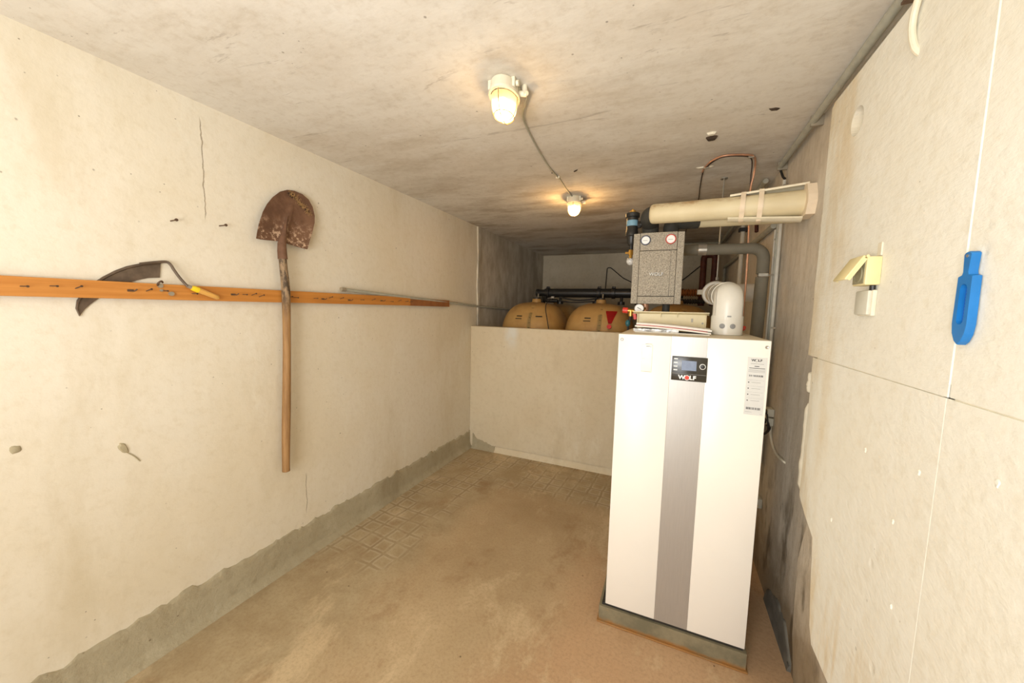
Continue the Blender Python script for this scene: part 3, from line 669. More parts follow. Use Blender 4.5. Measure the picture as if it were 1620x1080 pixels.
cond('wall_conduit', 'grey horizontal conduit running back along the right wall below the ceiling', [(W-.022, 2.585, 1.985), (W-.022, 4.68, 1.985), (W-.022, 4.70, 1.7)], .016, 'conduit', [(W-.024, 3.0, 1.985), (W-.024, 3.7, 1.985)])
k = cond('water_pipe', 'pale upright pipe on the right wall behind the copper tube', [(W-.035, 3.565, H-.002), (W-.035, 3.55, 1.70), (W-.035, 3.55, .3)], .017, 'conduit_w', [], 'pipe')
bm = B(); box(bm, W-.065, W-.0005, 3.535, 3.595, 2.145, 2.175, bev=.004); obj('clamp', bm, 'black_plastic', k)
k = cond('rusty_bracket', 'short rusty red stub high on the right wall', [(W-.012, 3.16, 2.125), (W-.012, 3.14, 2.06)], .012, 'rust_pipe', [], 'bracket')
cond('ceiling_pipe', 'thin grey pipe along the corner above the back right wall', [(W-.05, 2.75, H-.02), (W-.05, 4.92, H-.02), (1.5, 4.92, H-.02)], .015, 'conduit', [], 'pipe')

# ------------------------------------------------------------------ switch, box, thermometer on the boards; sockets behind the boiler
XB = W-T
sw = thing('covered_socket', 'yellowed wall socket with its hinged flap lifted, above the grey box', 'socket', (XB, 1.25, 1.59))
bm = B(); box(bm, XB-.031, XB, 1.221, 1.290, 1.553, 1.625, bev=.003); obj('housing', bm, 'socket', sw, SM)
bm = B(); box(bm, XB-.0325, XB-.031, 1.226, 1.286, 1.557, 1.612); obj('inner_plate', bm, 'sock_in', sw, label='greyish inner plate')
bm = B(); lathe(bm, (XB-.0322, 1.256, 1.583), (-1, 0, 0), [(.023, 0), (.023, .003), (.019, .003), (.018, .0008), (0, .0008)], 24); obj('contact_ring', bm, 'sock_in', sw, SM)
rotf = Matrix.Rotation(math.radians(30), 3, 'Y')
bm = B(); box(bm, XB-.040, XB-.034, 1.217, 1.294, 1.556, 1.625, bev=.002)
box(bm, XB-.035, XB-.028, 1.217, 1.2195, 1.558, 1.620); box(bm, XB-.035, XB-.028, 1.2915, 1.294, 1.558, 1.620)
bmesh.ops.rotate(bm, verts=bm.verts[:], cent=Vector((XB-.034, 1.25, 1.625)), matrix=rotf); obj('flap', bm, 'socket', sw, SM)
bm = B(); cyl(bm, (XB-.030, 1.2195, 1.6255), (XB-.030, 1.2915, 1.6255), .0035, 10); obj('hinge', bm, 'socket', sw, SM)
jb = thing('junction_box', 'small pale grey surface box directly under the yellowed socket', 'box', (XB, 1.265, 1.51))
bm = B(); box(bm, XB-.010, XB, 1.228, 1.304, 1.474, 1.541, bev=.003); obj('base', bm, 'bead', jb, SM)
bm = B(); box(bm, XB-.018, XB-.009, 1.232, 1.302, 1.477, 1.540, bev=.003); obj('cover', bm, 'grey_box', jb, SM)
bm = B(); tube(bm, [(XB-.007, 1.24, 1.540), (XB-.008, 1.238, 1.5525)], .006, 10); obj('cable_entry', bm, 'black_plastic', jb, SM)
bm = B(); box(bm, XB-.004, XB, 1.225, 1.245, 1.627, 1.66, bev=.0015); obj('plaster_strip', bm, 'bead', wr)

th = thing('thermometer', 'bright blue plastic bath thermometer hung on the right wall', 'thermometer', (XB, .906, 1.5))
yc = .906; f0, f1 = XB-.0125, XB-.0005
def half(y0): pass
top = [(yc+.010*math.sin(a), 1.578+.010*math.cos(a)) for a in [PI/2-PI*k/8 for k in range(9)]]
prof = [(yc+.0170, 1.546), (yc+.008, 1.549), (yc+.0055, 1.556), (yc+.007, 1.568)]+[(yc+.010*math.cos(a), 1.580+.009*math.sin(a)) for a in [PI*k/8 for k in range(1, 8)]]+[(yc-.007, 1.568), (yc-.0055, 1.556), (yc-.008, 1.549), (yc-.0170, 1.546)]
lower = [(yc-.0175, 1.500), (yc-.018, 1.462), (yc-.015, 1.445), (yc-.008, 1.432), (yc, 1.426), (yc+.008, 1.432), (yc+.015, 1.445), (yc+.018, 1.462), (yc+.0175, 1.500)]
slot = [(yc+.0085*math.cos(a), 1.524+.0085*math.sin(a)) for a in [PI*k/10 for k in range(11)]]+[(yc+.0085*math.cos(a), 1.470+.0085*math.sin(a)) for a in [PI+PI*k/10 for k in range(11)]]
poly = prof+lower
def bridge(outer, inner):
    # front plate with a slot: outer ring -> inner ring by nearest angle
    bm = B(); c = Vector((yc, 1.497)); n = 64
    def hit(poly, a):
        d = Vector((math.cos(a), math.sin(a))); best = None
        for i in range(len(poly)):
            p = Vector(poly[i])-c; q = Vector(poly[(i+1) % len(poly)])-c; e = q-p; den = d.x*e.y-d.y*e.x
            if abs(den) < 1e-12: continue
            t_ = (p.x*e.y-p.y*e.x)/den; s_ = (p.x*d.y-p.y*d.x)/den
            if t_ > 0 and -1e-6 <= s_ <= 1+1e-6 and (best is None or t_ > best): best = t_
        return c+d*best
    angs = [2*PI*k/n for k in range(n)]
    for p in poly:
        v = Vector(p)-c; angs.append(math.atan2(v.y, v.x) % (2*PI))
    angs = sorted(set(round(a, 4) for a in angs))
    o_ = [hit(outer, a) for a in angs]; i_ = [hit(inner, a) for a in angs]; n = len(angs)
    R_ = []
    for (lst, x_) in ((o_, f1), (o_, f0+.002), ([c+(p-c)*.985 for p in o_], f0), (i_, f0), (i_, f0+.008)):
        R_.append([bm.verts.new((x_, p.x, p.y)) for p in lst])
    for a, b in zip(R_, R_[1:]):
        for k in range(n): bm.faces.new((a[k], a[(k+1) % n], b[(k+1) % n], b[k]))
    bm.faces.new(R_[0]); return bm, [(p.x, p.y) for p in i_]
bm, ii = bridge(poly, slot); obj('body', bm, 'blue', th, .7)
bm = B(); prism(bm, ii, f0+.008, f0+.0085); obj('recess', bm, 'blue_in', th)
bm = B(); box(bm, f0+.003, f0+.0065, yc-.0082, yc-.0030, 1.466, 1.530, bev=.001); sc_ = obj('scale_tube', bm, 'clear', th)
for k in range(11):
    bm = B(); box(bm, f0+.0024, f0+.0035, yc-.0078, yc-.0034, 1.470+k*.0055, 1.4718+k*.0055); obj('graduation', bm, 'black_print', sc_)
bm = B(); cyl(bm, (f0-.001, yc, 1.581), (f0+.002, yc, 1.581), .0028, 10); obj('hanging_pin', bm, 'chrome', th)

so = thing('wall_socket', 'small grey double socket with hanging leads on the wall beside the boiler', 'socket', (W, 2.35, .93))
for zz in (.945, .895):
    bm = B(); box(bm, W-.03, W-.0005, 2.315, 2.385, zz-.02, zz+.022, bev=.004); q = obj('outlet', bm, 'grey_box', so, SM)
    bm = B(); cyl(bm, (W-.040, 2.345, zz), (W-.0295, 2.345, zz), .014, 16); obj('plug', bm, 'black_plastic', q, SM)
for i in range(3):
    bm = B(); tube(bm, spline([(W-.034, 2.312, .94-.03*i), (W-.030+.006*i, 2.300, .89-.01*i), (W-.024, 2.33+.012*i, .84-.01*i), (W-.05, 2.42+.01*i, .78), (W-.09, 2.52, .70)], 6), .0042, 8); obj('lead', bm, 'black_cable', so, SM)
k = thing('wall_cable', 'pale cable curving along the right wall below the double socket', 'cable', (W-.006, 2.33, .87))
bm = B(); tube(bm, spline([(W-.007, 2.345, .875), (W-.007, 2.33, .83), (W-.007, 2.27, .785), (W-.007, 2.18, .768), (W-.006, 2.08, .775), (W+.002, 2.06, .773)], 6), .006, 8); obj('cable', bm, 'bead', k, SM)
k = thing('wall_socket', 'tiny grey socket low on the wall right of the boiler', 'socket', (W, 2.43, .39))
bm = B(); box(bm, W-.026, W-.0005, 2.395, 2.455, .37, .425, bev=.004); obj('housing', bm, 'grey_box', k, SM)
bm = B(); tube(bm, spline([(W-.02, 2.40, .385), (W-.045, 2.39, .36), (W-.05, 2.42, .33)], 5), .006, 8); obj('lead', bm, 'socket', k, SM)

# ------------------------------------------------------------------ boiler on its plinth
BX0, BX1, BY0, BY1, BZ0, BZ1 = 1.686, 2.252, 1.670, 2.275, .0902, 1.3718
k = thing('plinth', 'low grey-green zinc plinth with rusty foot under the boiler', 'plinth', (1.96, 1.97, 0))
bm = B()
for q in ((1.659, 2.260, 1.663, 1.675), (1.659, 2.260, 2.27, 2.282), (1.659, 1.671, 1.675, 2.27), (2.248, 2.260, 1.675, 2.27)): box(bm, *q, .001, .078)
obj('side_sheet', bm, 'plinth', k)
bm = B(); box(bm, 1.652, 2.267, 1.652, 2.288, .0005, .008, bev=.002); obj('foot_flange', bm, 'plinth', k)
bm = B(); box(bm, 1.671, 2.248, 1.675, 2.27, .02, .0895); obj('core', bm, 'epp_dark', k)

bo = thing('boiler', 'tall white heating boiler with silver centre stripe and small display', 'boiler', (1.969, 1.97, .0905))
bm = B(); box(bm, BX0+.002, BX1-.002, BY0+.022, BY1, BZ0+.0004, BZ1-.002, bev=.004); obj('casing', bm, 'white_steel', bo, SM)
bm = B(); box(bm, BX0+.0015, BX1-.0015, BY0+.020, BY1, BZ1-.0025, BZ1, bev=.0008); obj('top_plate', bm, 'cream_steel', bo)
for a, b, nm in ((BX0, 1.902, 'front_panel'), (2.0355, BX1, 'front_panel')):
    bm = B(); box(bm, a, b, BY0, BY0+.021, BZ0+.0006, BZ1-.0006, bev=.002); obj(nm, bm, 'white_steel', bo, SM)
bm = B(); box(bm, 1.9022, 2.0353, BY0+.0012, BY0+.021, BZ0+.0006, BZ1-.0006); obj('stripe', bm, 'silver', bo, label='brushed silver centre stripe')
for xx, zz in ((1.7015, 1.3475), (2.2385, 1.3465)):
    bm = B(); lathe(bm, (xx, BY0+.001, zz), (0, -1, 0), [(.0062, 0), (.0062, .003), (.0045, .0042), (.0018, .0035), (0, .0035)], 16); obj('screw', bm, 'chrome', bo, SM)
# control unit
px0, px1, pz0, pz1 = 1.9085, 2.0410, 1.1885, 1.2895; pw, ph = px1-px0, pz1-pz0; yf = BY0-.0055
bm = B(); box(bm, px0, px1, yf, BY0+.002, pz0, pz1, bev=.0015); cu_ = obj('control_unit', bm, 'black_gloss', bo, SM, label='black control unit')
def fr(rx0, rx1, rv0, rv1, mat, nm, th=.0012):      # rectangle in fractions, v from the top
    bm = B(); box(bm, px0+pw*rx0, px0+pw*rx1, yf-th, yf+.0004, pz1-ph*rv1, pz1-ph*rv0, bev=th*.3); return obj(nm, bm, mat, cu_)
fr(.285, .70, .16, .56, 'screen', 'display'); fr(.02, .98, .706, .716, 'grey_print', 'divider', .0006)
for v in (.08, .235, .39, .54): fr(.055, .165, v, v+.045, 'white_print', 'button')
for v in (.20, .30, .40, .49): fr(.215, .268, v, v+.006, 'grey_print', 'mark', .0006)
bm = B(); lathe(bm, (px0+pw*.868, yf, pz1-ph*.36), (0, -1, 0), [(.0115, 0), (.0115, .004), (.0092, .005), (.0092, .003)], 24); obj('dial_ring', bm, 'white_print', cu_, SM)
bm = B(); lathe(bm, (px0+pw*.868, yf, pz1-ph*.36), (0, -1, 0), [(.009, 0), (.009, .007), (.0075, .008), (0, .008)], 20); obj('dial_knob', bm, 'black_plastic', cu_, SM)
def logo(par, cx, y, cz, h, mw, mc, ring):
    text('W', h*1.40, mw, par, (cx-h*1.22, y, cz), FRONT, 'logo_letter', h*.055, 1.05)
    text('L', h*1.40, mw, par, (cx+h*.90, y, cz), FRONT, 'logo_letter', h*.055, 1.05)
    text('F', h*1.40, mw, par, (cx+h*1.68, y, cz), FRONT, 'logo_letter', h*.055, 1.05)
    bm = B(); lathe(bm, (cx, y+.0004, cz), (0, -1, 0), [(h*.64, 0), (h*.64, .0004), (0, .0004)], 24); obj('logo_disc', bm, ring, par)
    bm = B(); lathe(bm, (cx, y+.0003, cz), (0, -1, 0), [(h*.52, 0), (h*.52, .001), (0, .001)], 24); obj('logo_disc', bm, mc, par)
logo(cu_, px0+pw*.455, yf-.0004, pz1-ph*.86, .0165, 'white_print', 'red_print', 'white_print')
# data label with lettering, rows and barcodes
bm = B(); box(bm, 2.179, 2.2435, BY0-.0008, BY0+.0005, 1.077, 1.305); lb = obj('data_label', bm, 'label_grey', bo, label='grey data label with barcodes')
logo(lb, 2.209, BY0-.0009, 1.293, .0088, 'black_print', 'label_grey', 'black_print')
yl = BY0-.0012
def bar(x0, x1, z0, z1, mat='grey_print', par=lb):
    bm = B(); box(bm, x0, x1, yl, yl+.0006, z0, z1); obj('print', bm, mat, par)
bar(2.190, 2.233, 1.279, 1.2805); bar(2.203, 2.219, 1.269, 1.2715, 'black_print'); bar(2.186, 2.238, 1.2615, 1.2635, 'black_print')
for q in range(3): bar(2.184, 2.239, 1.255-q*.004, 1.256-q*.004)
xx = 2.188
while xx < 2.235: w_ = random.choice((.0008, .0014, .002)); bar(xx, xx+w_, 1.229, 1.236, 'black_print'); xx += w_+random.choice((.001, .0016, .0024))
for q in range(4):
    z_ = 1.206-q*.024; bar(2.186, 2.190, z_-.002, z_+.002, 'black_print'); bar(2.198, 2.228, z_-.0005, z_+.0006); bar(2.184, 2.239, z_+.0095, z_+.0099); 
xx = 2.186
while xx < 2.235: w_ = random.choice((.0008, .0014, .002)); bar(xx, xx+w_, 1.098, 1.107, 'black_print'); xx += w_+random.choice((.001, .0014, .002))
bar(2.183, 2.206, 1.088, 1.0887); bar(2.232, 2.240, 1.083, 1.0837)
bm = B(); box(bm, 1.786, 1.829, BY0-.004, BY0+.0002, 1.212, 1.330, bev=.001); pk = obj('document_pocket', bm, 'pocket', bo, label='pale plastic pocket with a folded slip')
yl = BY0-.0048
bar(1.800, 1.826, 1.3335, 1.335, par=pk); bar(1.803, 1.818, 1.322, 1.3255, par=pk); bar(1.820, 1.8235, 1.321, 1.3245, par=pk)
bar(1.788, 1.800, 1.27, 1.2705, par=pk); bar(1.788, 1.826, 1.2135, 1.2150, 'paper_line', pk)

# things lying on the boiler
ZT = BZ1+.0004
def slab(name, corners, z0, th, mat, label, cat, group=None, sag=None, n=10):
    """flat sheet stack from 4 corners (front-left, front-right, back-right, back-left) with heights"""
    c4 = [Vector(c) for c in corners]; bm = B(); tp = []; bt = []
    for i in range(n+1):
        r1 = []; r2 = []
        for j in range(5):
            u = i/n; v = j/4; p = (c4[0]*(1-u)+c4[1]*u)*(1-v)+(c4[3]*(1-u)+c4[2]*u)*v
            z = z0(u, v) if callable(z0) else z0
            r1.append(bm.verts.new((p.x, p.y, z+th))); r2.append(bm.verts.new((p.x, p.y, z)))
        tp.append(r1); bt.append(r2)
    for i in range(n):
        for j in range(4):
            bm.faces.new((tp[i][j], tp[i+1][j], tp[i+1][j+1], tp[i][j+1])); bm.faces.new((bt[i][j], bt[i][j+1], bt[i+1][j+1], bt[i+1][j]))
    rim = [(i, 0) for i in range(n+1)]+[(n, j) for j in range(1, 5)]+[(i, 4) for i in range(n-1, -1, -1)]+[(0, j) for j in range(3, 0, -1)]
    for q in range(len(rim)):
        a = rim[q]; b = rim[(q+1) % len(rim)]; bm.faces.new((tp[a[0]][a[1]], bt[a[0]][a[1]], bt[b[0]][b[1]], tp[b[0]][b[1]]))
    o = obj(name, bm, mat, None, .5, base=(c4[0].x, c4[0].y, ZT)); 
    tag(o, label, cat, group); return o
slab('leaflet', [(1.735, 1.865, 0), (2.055, 1.825, 0), (2.065, 2.02, 0), (1.77, 2.05, 0)], ZT, .004, 'paper', 'bottom white leaflet lying flat on the boiler top', 'leaflet', 'papers on the boiler')
slab('plastic_sleeve', [(1.728, 1.880, 0), (1.93, 1.865, 0), (1.94, 2.01, 0), (1.74, 2.03, 0)], lambda u, v: ZT+.0045+.003*math.sin(u*7)*math.sin(v*3)**2, .013, 'wrap', 'crumpled clear plastic sleeve under the manuals on the boiler', 'sleeve', 'papers on the boiler')
f1_ = lambda b: (lambda u, v: ZT+b+.0205*(1-u)**.9*1.0+.0 if u < 1 else ZT+b)
zz0 = lambda u: .021*(1-u**1.6)
slab('manual', [(1.735, 1.875, 0), (2.062, 1.845, 0), (2.068, 2.04, 0), (1.75, 2.06, 0)], lambda u, v: ZT+.0048+zz0(u), .007, 'paper', 'lower white manual bending down towards the flue, with no red edge', 'booklet', 'papers on the boiler')
slab('folder', [(1.742, 1.880, 0), (2.050, 1.855, 0), (2.060, 2.04, 0), (1.755, 2.055, 0)], lambda u, v: ZT+.0125+zz0(u), .002, 'red_print', 'thin red-edged folder between the white manuals', 'folder', 'papers on the boiler')
slab('manual', [(1.740, 1.885, 0), (2.066, 1.860, 0), (2.070, 2.05, 0), (1.755, 2.06, 0)], lambda u, v: ZT+.0150+zz0(u), .009, 'paper', 'topmost thick white manual in the pile on the boiler', 'booklet', 'papers on the boiler')
tr_ = thing('plastic_cover', 'beige ribbed plastic channel cover standing on edge behind the manuals', 'cover', (1.89, 2.09, ZT))
bm = B(); box(bm, 1.728, 2.058, 2.090, 2.094, ZT, 1.462, bev=.001); obj('back_plate', bm, 'tray', tr_)
bm = B(); prism(bm, [(2.070, 1.474), (2.094, 1.462), (2.094, 1.459), (2.070, 1.470)], 1.706, 2.070, 0); obj('top_lip', bm, 'tray', tr_)
for xx in (1.845, 1.925):
    bm = B(); prism(bm, [(2.091, 1.461), (2.074, 1.470), (2.085, 1.445)], xx-.0015, xx+.0015, 0); obj('rib', bm, 'tray', tr_)
bm = B(); box(bm, 1.728, 1.732, 2.066, 2.092, ZT+.03, 1.461); box(bm, 2.054, 2.058, 2.068, 2.092, ZT+.02, 1.461); obj('end_web', bm, 'tray', tr_)
bm = B(); prism(bm, [(2.03, ZT+.028), (2.10, ZT+.022), (2.10, ZT+.001), (1.9, ZT+.001), (1.9, ZT+.04)], 2.086, 2.0895, 1); obj('lower_tab', bm, 'tray', tr_)
bm = B(); box(bm, 1.99, 1.998, 2.0855, 2.0898, 1.424, 1.442); obj('clip_slot', bm, 'paper_line', tr_)
bm = B(); lathe(bm, (2.043, 2.0895, 1.419), (0, -1, 0), [(.005, 0), (.005, .0015), (.003, .002), (0, .002)], 12); obj('screw_hole', bm, 'paper_line', tr_, SM)

# ------------------------------------------------------------------ flue
FX, FY = 2.138, 1.995
fl = thing('flue_pipe', 'white flue rising from the boiler and bending back to the wall', 'flue', (FX, FY, ZT))
bm = B(); lathe(bm, (FX, FY, ZT), (0, 0, 1), [(.064, 0), (.0665, .002), (.0665, .085), (.0645, .090), (.0625, .090)], 40); obj('base_collar', bm, 'flue', fl, SM)
bm = B()
tube(bm, rpath([(FX, FY, ZT+.09), (FX, FY, 1.553), (FX, 2.30, 1.573)], .075, 14), .0625, 36); obj('elbow', bm, 'flue', fl, SM)
# inspection cover: raised rounded shield on the front of the elbow
bm = B(); rows = []
ax_ = rpath([(FX, FY, ZT+.09), (FX, FY, 1.553), (FX, 2.30, 1.573)], .075, 14)[:15]
ax_ = [Vector((FX, FY, 1.440+.004*k)) for k in range(8)]+[p for p in ax_ if p.z > 1.475]
for i, c_ in enumerate(ax_):
    d_ = (ax_[min(i+1, len(ax_)-1)]-ax_[max(i-1, 0)]).normalized(); f_ = Vector((1, 0, 0)).cross(d_).normalized()
    f_ = -f_ if f_.y > 0 and f_.z <= .01 else f_
    f_ = Vector((0, -d_.z, d_.y)); v = i/(len(ax_)-1)
    wdt = math.radians(60)*(1 if v < .55 else math.sqrt(max(.03, 1-((v-.55)/.46)**2)))
    if i < 3: wdt *= (.88, .95, .985)[i]
    row = []
    for j in range(17):
        a = -wdt+2*wdt*j/16; edge_ = j in (0, 16) or i in (0, len(ax_)-1)
        row.append(bm.verts.new(c_+(Vector((1, 0, 0))*math.sin(a)+f_*math.cos(a))*(.0628 if edge_ else .0665)+Vector((0, 0, .004*math.cos(j/16*4*PI) if i == 0 else 0))))
    rows.append(row)
for a, b in zip(rows, rows[1:]):
    for j in range(16): bm.faces.new((a[j], a[j+1], b[j+1], b[j]))
edge_pts = [Vector(r[0].co) for r in rows[::-1]]+[Vector(v.co) for v in rows[0]]+[Vector(r[-1].co) for r in rows]+[Vector(v.co) for v in rows[-1][::-1]]
edge_pts = [p for i, p in enumerate(edge_pts) if i == 0 or (p-edge_pts[i-1]).length > 1e-4]
cv = obj('inspection_cover', bm, 'flue', fl, .5)
bm = B(); tube(bm, edge_pts, .0010, 5); obj('seam', bm, 'paper_line', cv, SM)
bm = B(); box(bm, FX-.008, FX+.008, FY-.069, FY-.064, 1.456, 1.462, bev=.001); obj('latch', bm, 'grey_print', cv)
for q in (-.34, .30):
    p = Vector((FX+.0665*math.sin(q-.05), FY-.0665*math.cos(q-.05), ZT+.042)); n_ = Vector((math.sin(q-.05), -math.cos(q-.05), 0))
    bm = B(); lathe(bm, p-n_*.001, n_, [(.0115, 0), (.0115, .003), (.009, .0045), (.003, .0045), (.0025, .003), (0, .003)], 20); obj('test_port', bm, 'grey_print', fl, SM)
for yy, rr, zz in ((2.085, .0695, 1.558), (2.30, .068, 1.574), (2.62, .0715, 1.598), (2.70, .070, 1.602)):
    bm = B(); lathe(bm, (FX+.004, yy, zz), (0, 1, 0), [(.063, 0), (rr, .004), (rr, .016), (.063, .02)], 36); obj('socket_ring', bm, 'flue', fl, SM)
bm = B(); tube(bm, rpath([(FX, 2.28, 1.572), (FX+.006, 2.86, 1.612), (W-.001, 2.87, 1.613)], .09, 10), .060, 36); obj('horizontal_pipe', bm, 'flue', fl, SM)
hg = thing('pipe_hanger', 'zinc pipe clamp and long thin rod hanging from the ceiling behind the flue', 'hanger', (2.148, 2.66, H))
bm = B(); cyl(bm, (2.148, 2.665, 1.685), (2.148, 2.675, H-.004), .0042, 10); obj('rod', bm, 'zinc', hg, SM)
bm = B(); cyl(bm, (2.148, 2.675, H-.006), (2.148, 2.675, H-.0005), .020, 14); obj('ceiling_plate', bm, 'zinc', hg, SM)
bm = B(); lathe(bm, (FX+.006, 2.652, 1.600), (0, 1, 0), [(.0725, 0), (.0765, .001), (.0765, .023), (.0725, .024)], 36); obj('clamp_band', bm, 'galv', hg, SM)
bm = B(); box(bm, FX-.098, FX-.0615, 2.655, 2.671, 1.590, 1.622, bev=.002); obj('clamp_lug', bm, 'galv', hg)
bm = B(); cyl(bm, (2.148, 2.665, 1.682), (2.148, 2.665, 1.70), .009, 6); obj('nut', bm, 'zinc', hg)
# ------------------------------------------------------------------ pump station
PX0, PX1, PY0, PY1, PZ0, PZ1 = 1.683, 1.936, 2.13, 2.30, 1.515, 1.893
ps = thing('pump_station', 'speckled grey foam-cased pump station with two round gauges above the boiler', 'pump station', (1.81, 2.2, PZ0))
bm = B(); box(bm, PX0+.006, PX1-.006, PY0+.05, PY1, PZ0+.012, PZ1-.004, bev=.01); obj('rear_shell', bm, 'epp', ps, SM)
SX0, SX1 = 1.718, 1.902
def shell(x0, x1, z0, z1, nm='front_shell', y0=PY0, bev=.0035):
    bm = B(); box(bm, x0, x1, y0, PY0+.055, z0, z1, bev=bev); return obj(nm, bm, 'epp', ps, SM)
shell(PX0, SX0-.0012, PZ0, PZ1, 'side_cheek'); shell(SX1+.0012, PX1, PZ0, PZ1, 'side_cheek')
shell(SX0, SX1, 1.801, PZ1+.002, 'upper_cap'); shell(SX0, SX1, PZ0, 1.555, 'lower_cap'); mid = shell(SX0, SX1, 1.5575, 1.7985, 'front_cover', PY0-.002)
for xx in (1.874,):
    bm = B(); box(bm, xx, xx+.0012, PY0-.0026, PY0-.001, 1.5575, 1.7985); obj('groove', bm, 'epp_dark', mid)
for sgn, (a, b, c_, d) in enumerate(((SX0-.002, SX0, PZ0, PZ1), (SX1, SX1+.002, PZ0, PZ1))):
    bm = B(); box(bm, a, b, PY0+.003, PY0+.05, c_+.003, d-.003); obj('joint', bm, 'epp_dark', ps)
for zz in (1.555, 1.7985):
    bm = B(); box(bm, SX0, SX1, PY0+.003, PY0+.05, zz, zz+.0028); obj('joint', bm, 'epp_dark', ps)
text('WOLF', .024, 'black_print', mid, (1.8092, PY0-.0024, 1.6712), FRONT, 'shaded_lettering', .0, 1.05)  # dark offset copy paints the shade of the raised letters
text('WOLF', .024, 'label_grey', mid, (1.8076, PY0-.0032, 1.6732), FRONT, 'shaded_lettering', .0001, 1.05)
for xx, mt, lab in ((1.745, 'blue_rim', 'dial with dark blue rim'), (1.870, 'red_rim', 'dial with red rim')):
    bm = B(); lathe(bm, (xx, PY0+.001, 1.855), (0, -1, 0), [(.0255, 0), (.026, .008), (.0235, .011), (.0215, .011), (.0205, .006)], 28); gz = obj('gauge', bm, mt, ps, SM, label=lab)
    bm = B(); cyl(bm, (xx, PY0+.001, 1.855), (xx, PY0-.0055, 1.855), .0212, 28); obj('dial_face', bm, 'dial', gz, SM)
    bm = B(); box(bm, xx-.012, xx+.010, PY0-.0065, PY0-.0055, 1.8525, 1.8545); obj('pointer', bm, 'grey_print', gz)
for xx in (1.755, 1.865):
    bm = B(); cyl(bm, (xx, 2.22, ZT-.0002), (xx, 2.22, PZ0+.014), .020, 18); obj('connection_pipe', bm, 'black_foam' if xx > 1.8 else 'copper', ps, SM)
gg = thing('pressure_gauge', 'small white round pressure gauge under the pump station', 'gauge', (1.728, 2.16, 1.49))
bm = B(); lathe(bm, (1.729, 2.165, 1.489), (0, -1, 0), [(.026, 0), (.026, .018), (.023, .020), (.0225, .016)], 28); obj('case', bm, 'chrome', gg, SM)
bm = B(); cyl(bm, (1.729, 2.16, 1.489), (1.729, 2.1475, 1.489), .0228, 28); obj('face', bm, 'dial', gg, SM)
bm = B(); box(bm, 1.718, 1.742, 2.1465, 2.1475, 1.4875, 1.4905, rot=Matrix.Rotation(.5, 3, 'Y')); obj('pointer', bm, 'black_print', gg)
bm = B(); tube(bm, [(1.735, 2.166, 1.489), (1.755, 2.19, 1.489), (1.755, 2.205, 1.489)], .008, 10); obj('stub', bm, 'brass', gg, SM)
sv = thing('safety_valve', 'brass safety valve with red cap left of the pump station', 'valve', (1.69, 2.17, 1.47))
bm = B(); cyl(bm, (1.640, 2.17, 1.478), (1.668, 2.17, 1.476), .0165, 12); obj('cap', bm, 'red_plastic', sv, SM, label='red cap')
bm = B(); tube(bm, [(1.668, 2.17, 1.476), (1.705, 2.172, 1.473), (1.736, 2.20, 1.472)], .012, 12); cyl(bm, (1.684, 2.17, 1.478), (1.684, 2.17, 1.445), .012, 12); obj('body', bm, 'brass', sv, SM)
bm = B()
for q in range(3): lathe(bm, (1.706+.002*q, 2.155, 1.457-.011*q), (0, -1, 0), [(.009, 0), (.009, .006), (0, .008)], 10)
obj('red_handle', bm, 'red_plastic', sv, SM)
bm = B(); tube(bm, spline([(1.684, 2.17, 1.446), (1.680, 2.17, 1.42), (1.673, 2.17, 1.39), (1.675, 2.20, 1.30), (1.675, 2.27, 1.1)], 5), .007, 10); obj('drain_hose', bm, 'black_plastic', sv, SM)
bm = B(); sphere(bm, (1.672, 2.16, 1.405), .014, (1, 1, 1.4), 14); obj('grip', bm, 'teal', sv, SM, label='teal grip')
rv = thing('red_valve', 'small red lever valve lying behind the flue base', 'valve', (2.215, 2.20, ZT))
bm = B(); tube(bm, spline([(2.205, 2.14, ZT+.012), (2.215, 2.17, ZT+.03), (2.235, 2.19, ZT+.022), (2.245, 2.21, ZT+.03)], 5), .009, 10); obj('lever', bm, 'red_plastic', rv, SM)
bm = B(); cyl(bm, (2.215, 2.2, ZT), (2.215, 2.2, ZT+.02), .012, 12); obj('body', bm, 'brass', rv, SM)

# dirt / air separator
se = thing('air_separator', 'black cylindrical air separator with blue label left of the pump station', 'separator', (1.668, 2.2, 1.77))
SXc, SYc = 1.664, 2.2
bm = B(); lathe(bm, (SXc, SYc, 1.845), (0, 0, 1), [(.018, 0), (.024, .012), (.028, .045), (.0335, .05), (.0335, .075), (.031, .08), (.031, .150), (.0385, .153), (.0385, .172), (.034, .176), (0, .177)], 28); obj('body', bm, 'black_plastic', se, SM)
bm = B(); lathe(bm, (SXc, SYc, 1.948), (0, 0, 1), [(.0314, 0), (.0316, .001), (.0316, .030), (.0314, .031)], 28); obj('sticker', bm, 'blue_label', se, SM)
bm = B(); cyl(bm, (SXc, SYc, 2.021), (SXc, SYc, 2.034), .016, 16); cyl(bm, (SXc, SYc, 2.034), (SXc, SYc, 2.042), .006, 10); obj('vent_cap', bm, 'brass', se, SM)
bm = B(); cyl(bm, (SXc, SYc, 1.815), (SXc, SYc, 1.846), .010, 12); obj('neck', bm, 'black_plastic', se, SM)
bm = B(); cyl(bm, (SXc, SYc, 1.790), (SXc, SYc, 1.818), .0135, 8); cyl(bm, (SXc-.030, SYc-.004, 1.802), (SXc, SYc, 1.802), .006, 8); cyl(bm, (SXc, SYc, 1.770), (SXc, SYc, 1.791), .009, 8); obj('drain_cock', bm, 'brass', se, SM)
bm = B(); sphere(bm, (SXc, SYc+.01, 1.757), .024, (1, 1, .95), 16); obj('bowl', bm, 'wrap', se, SM)
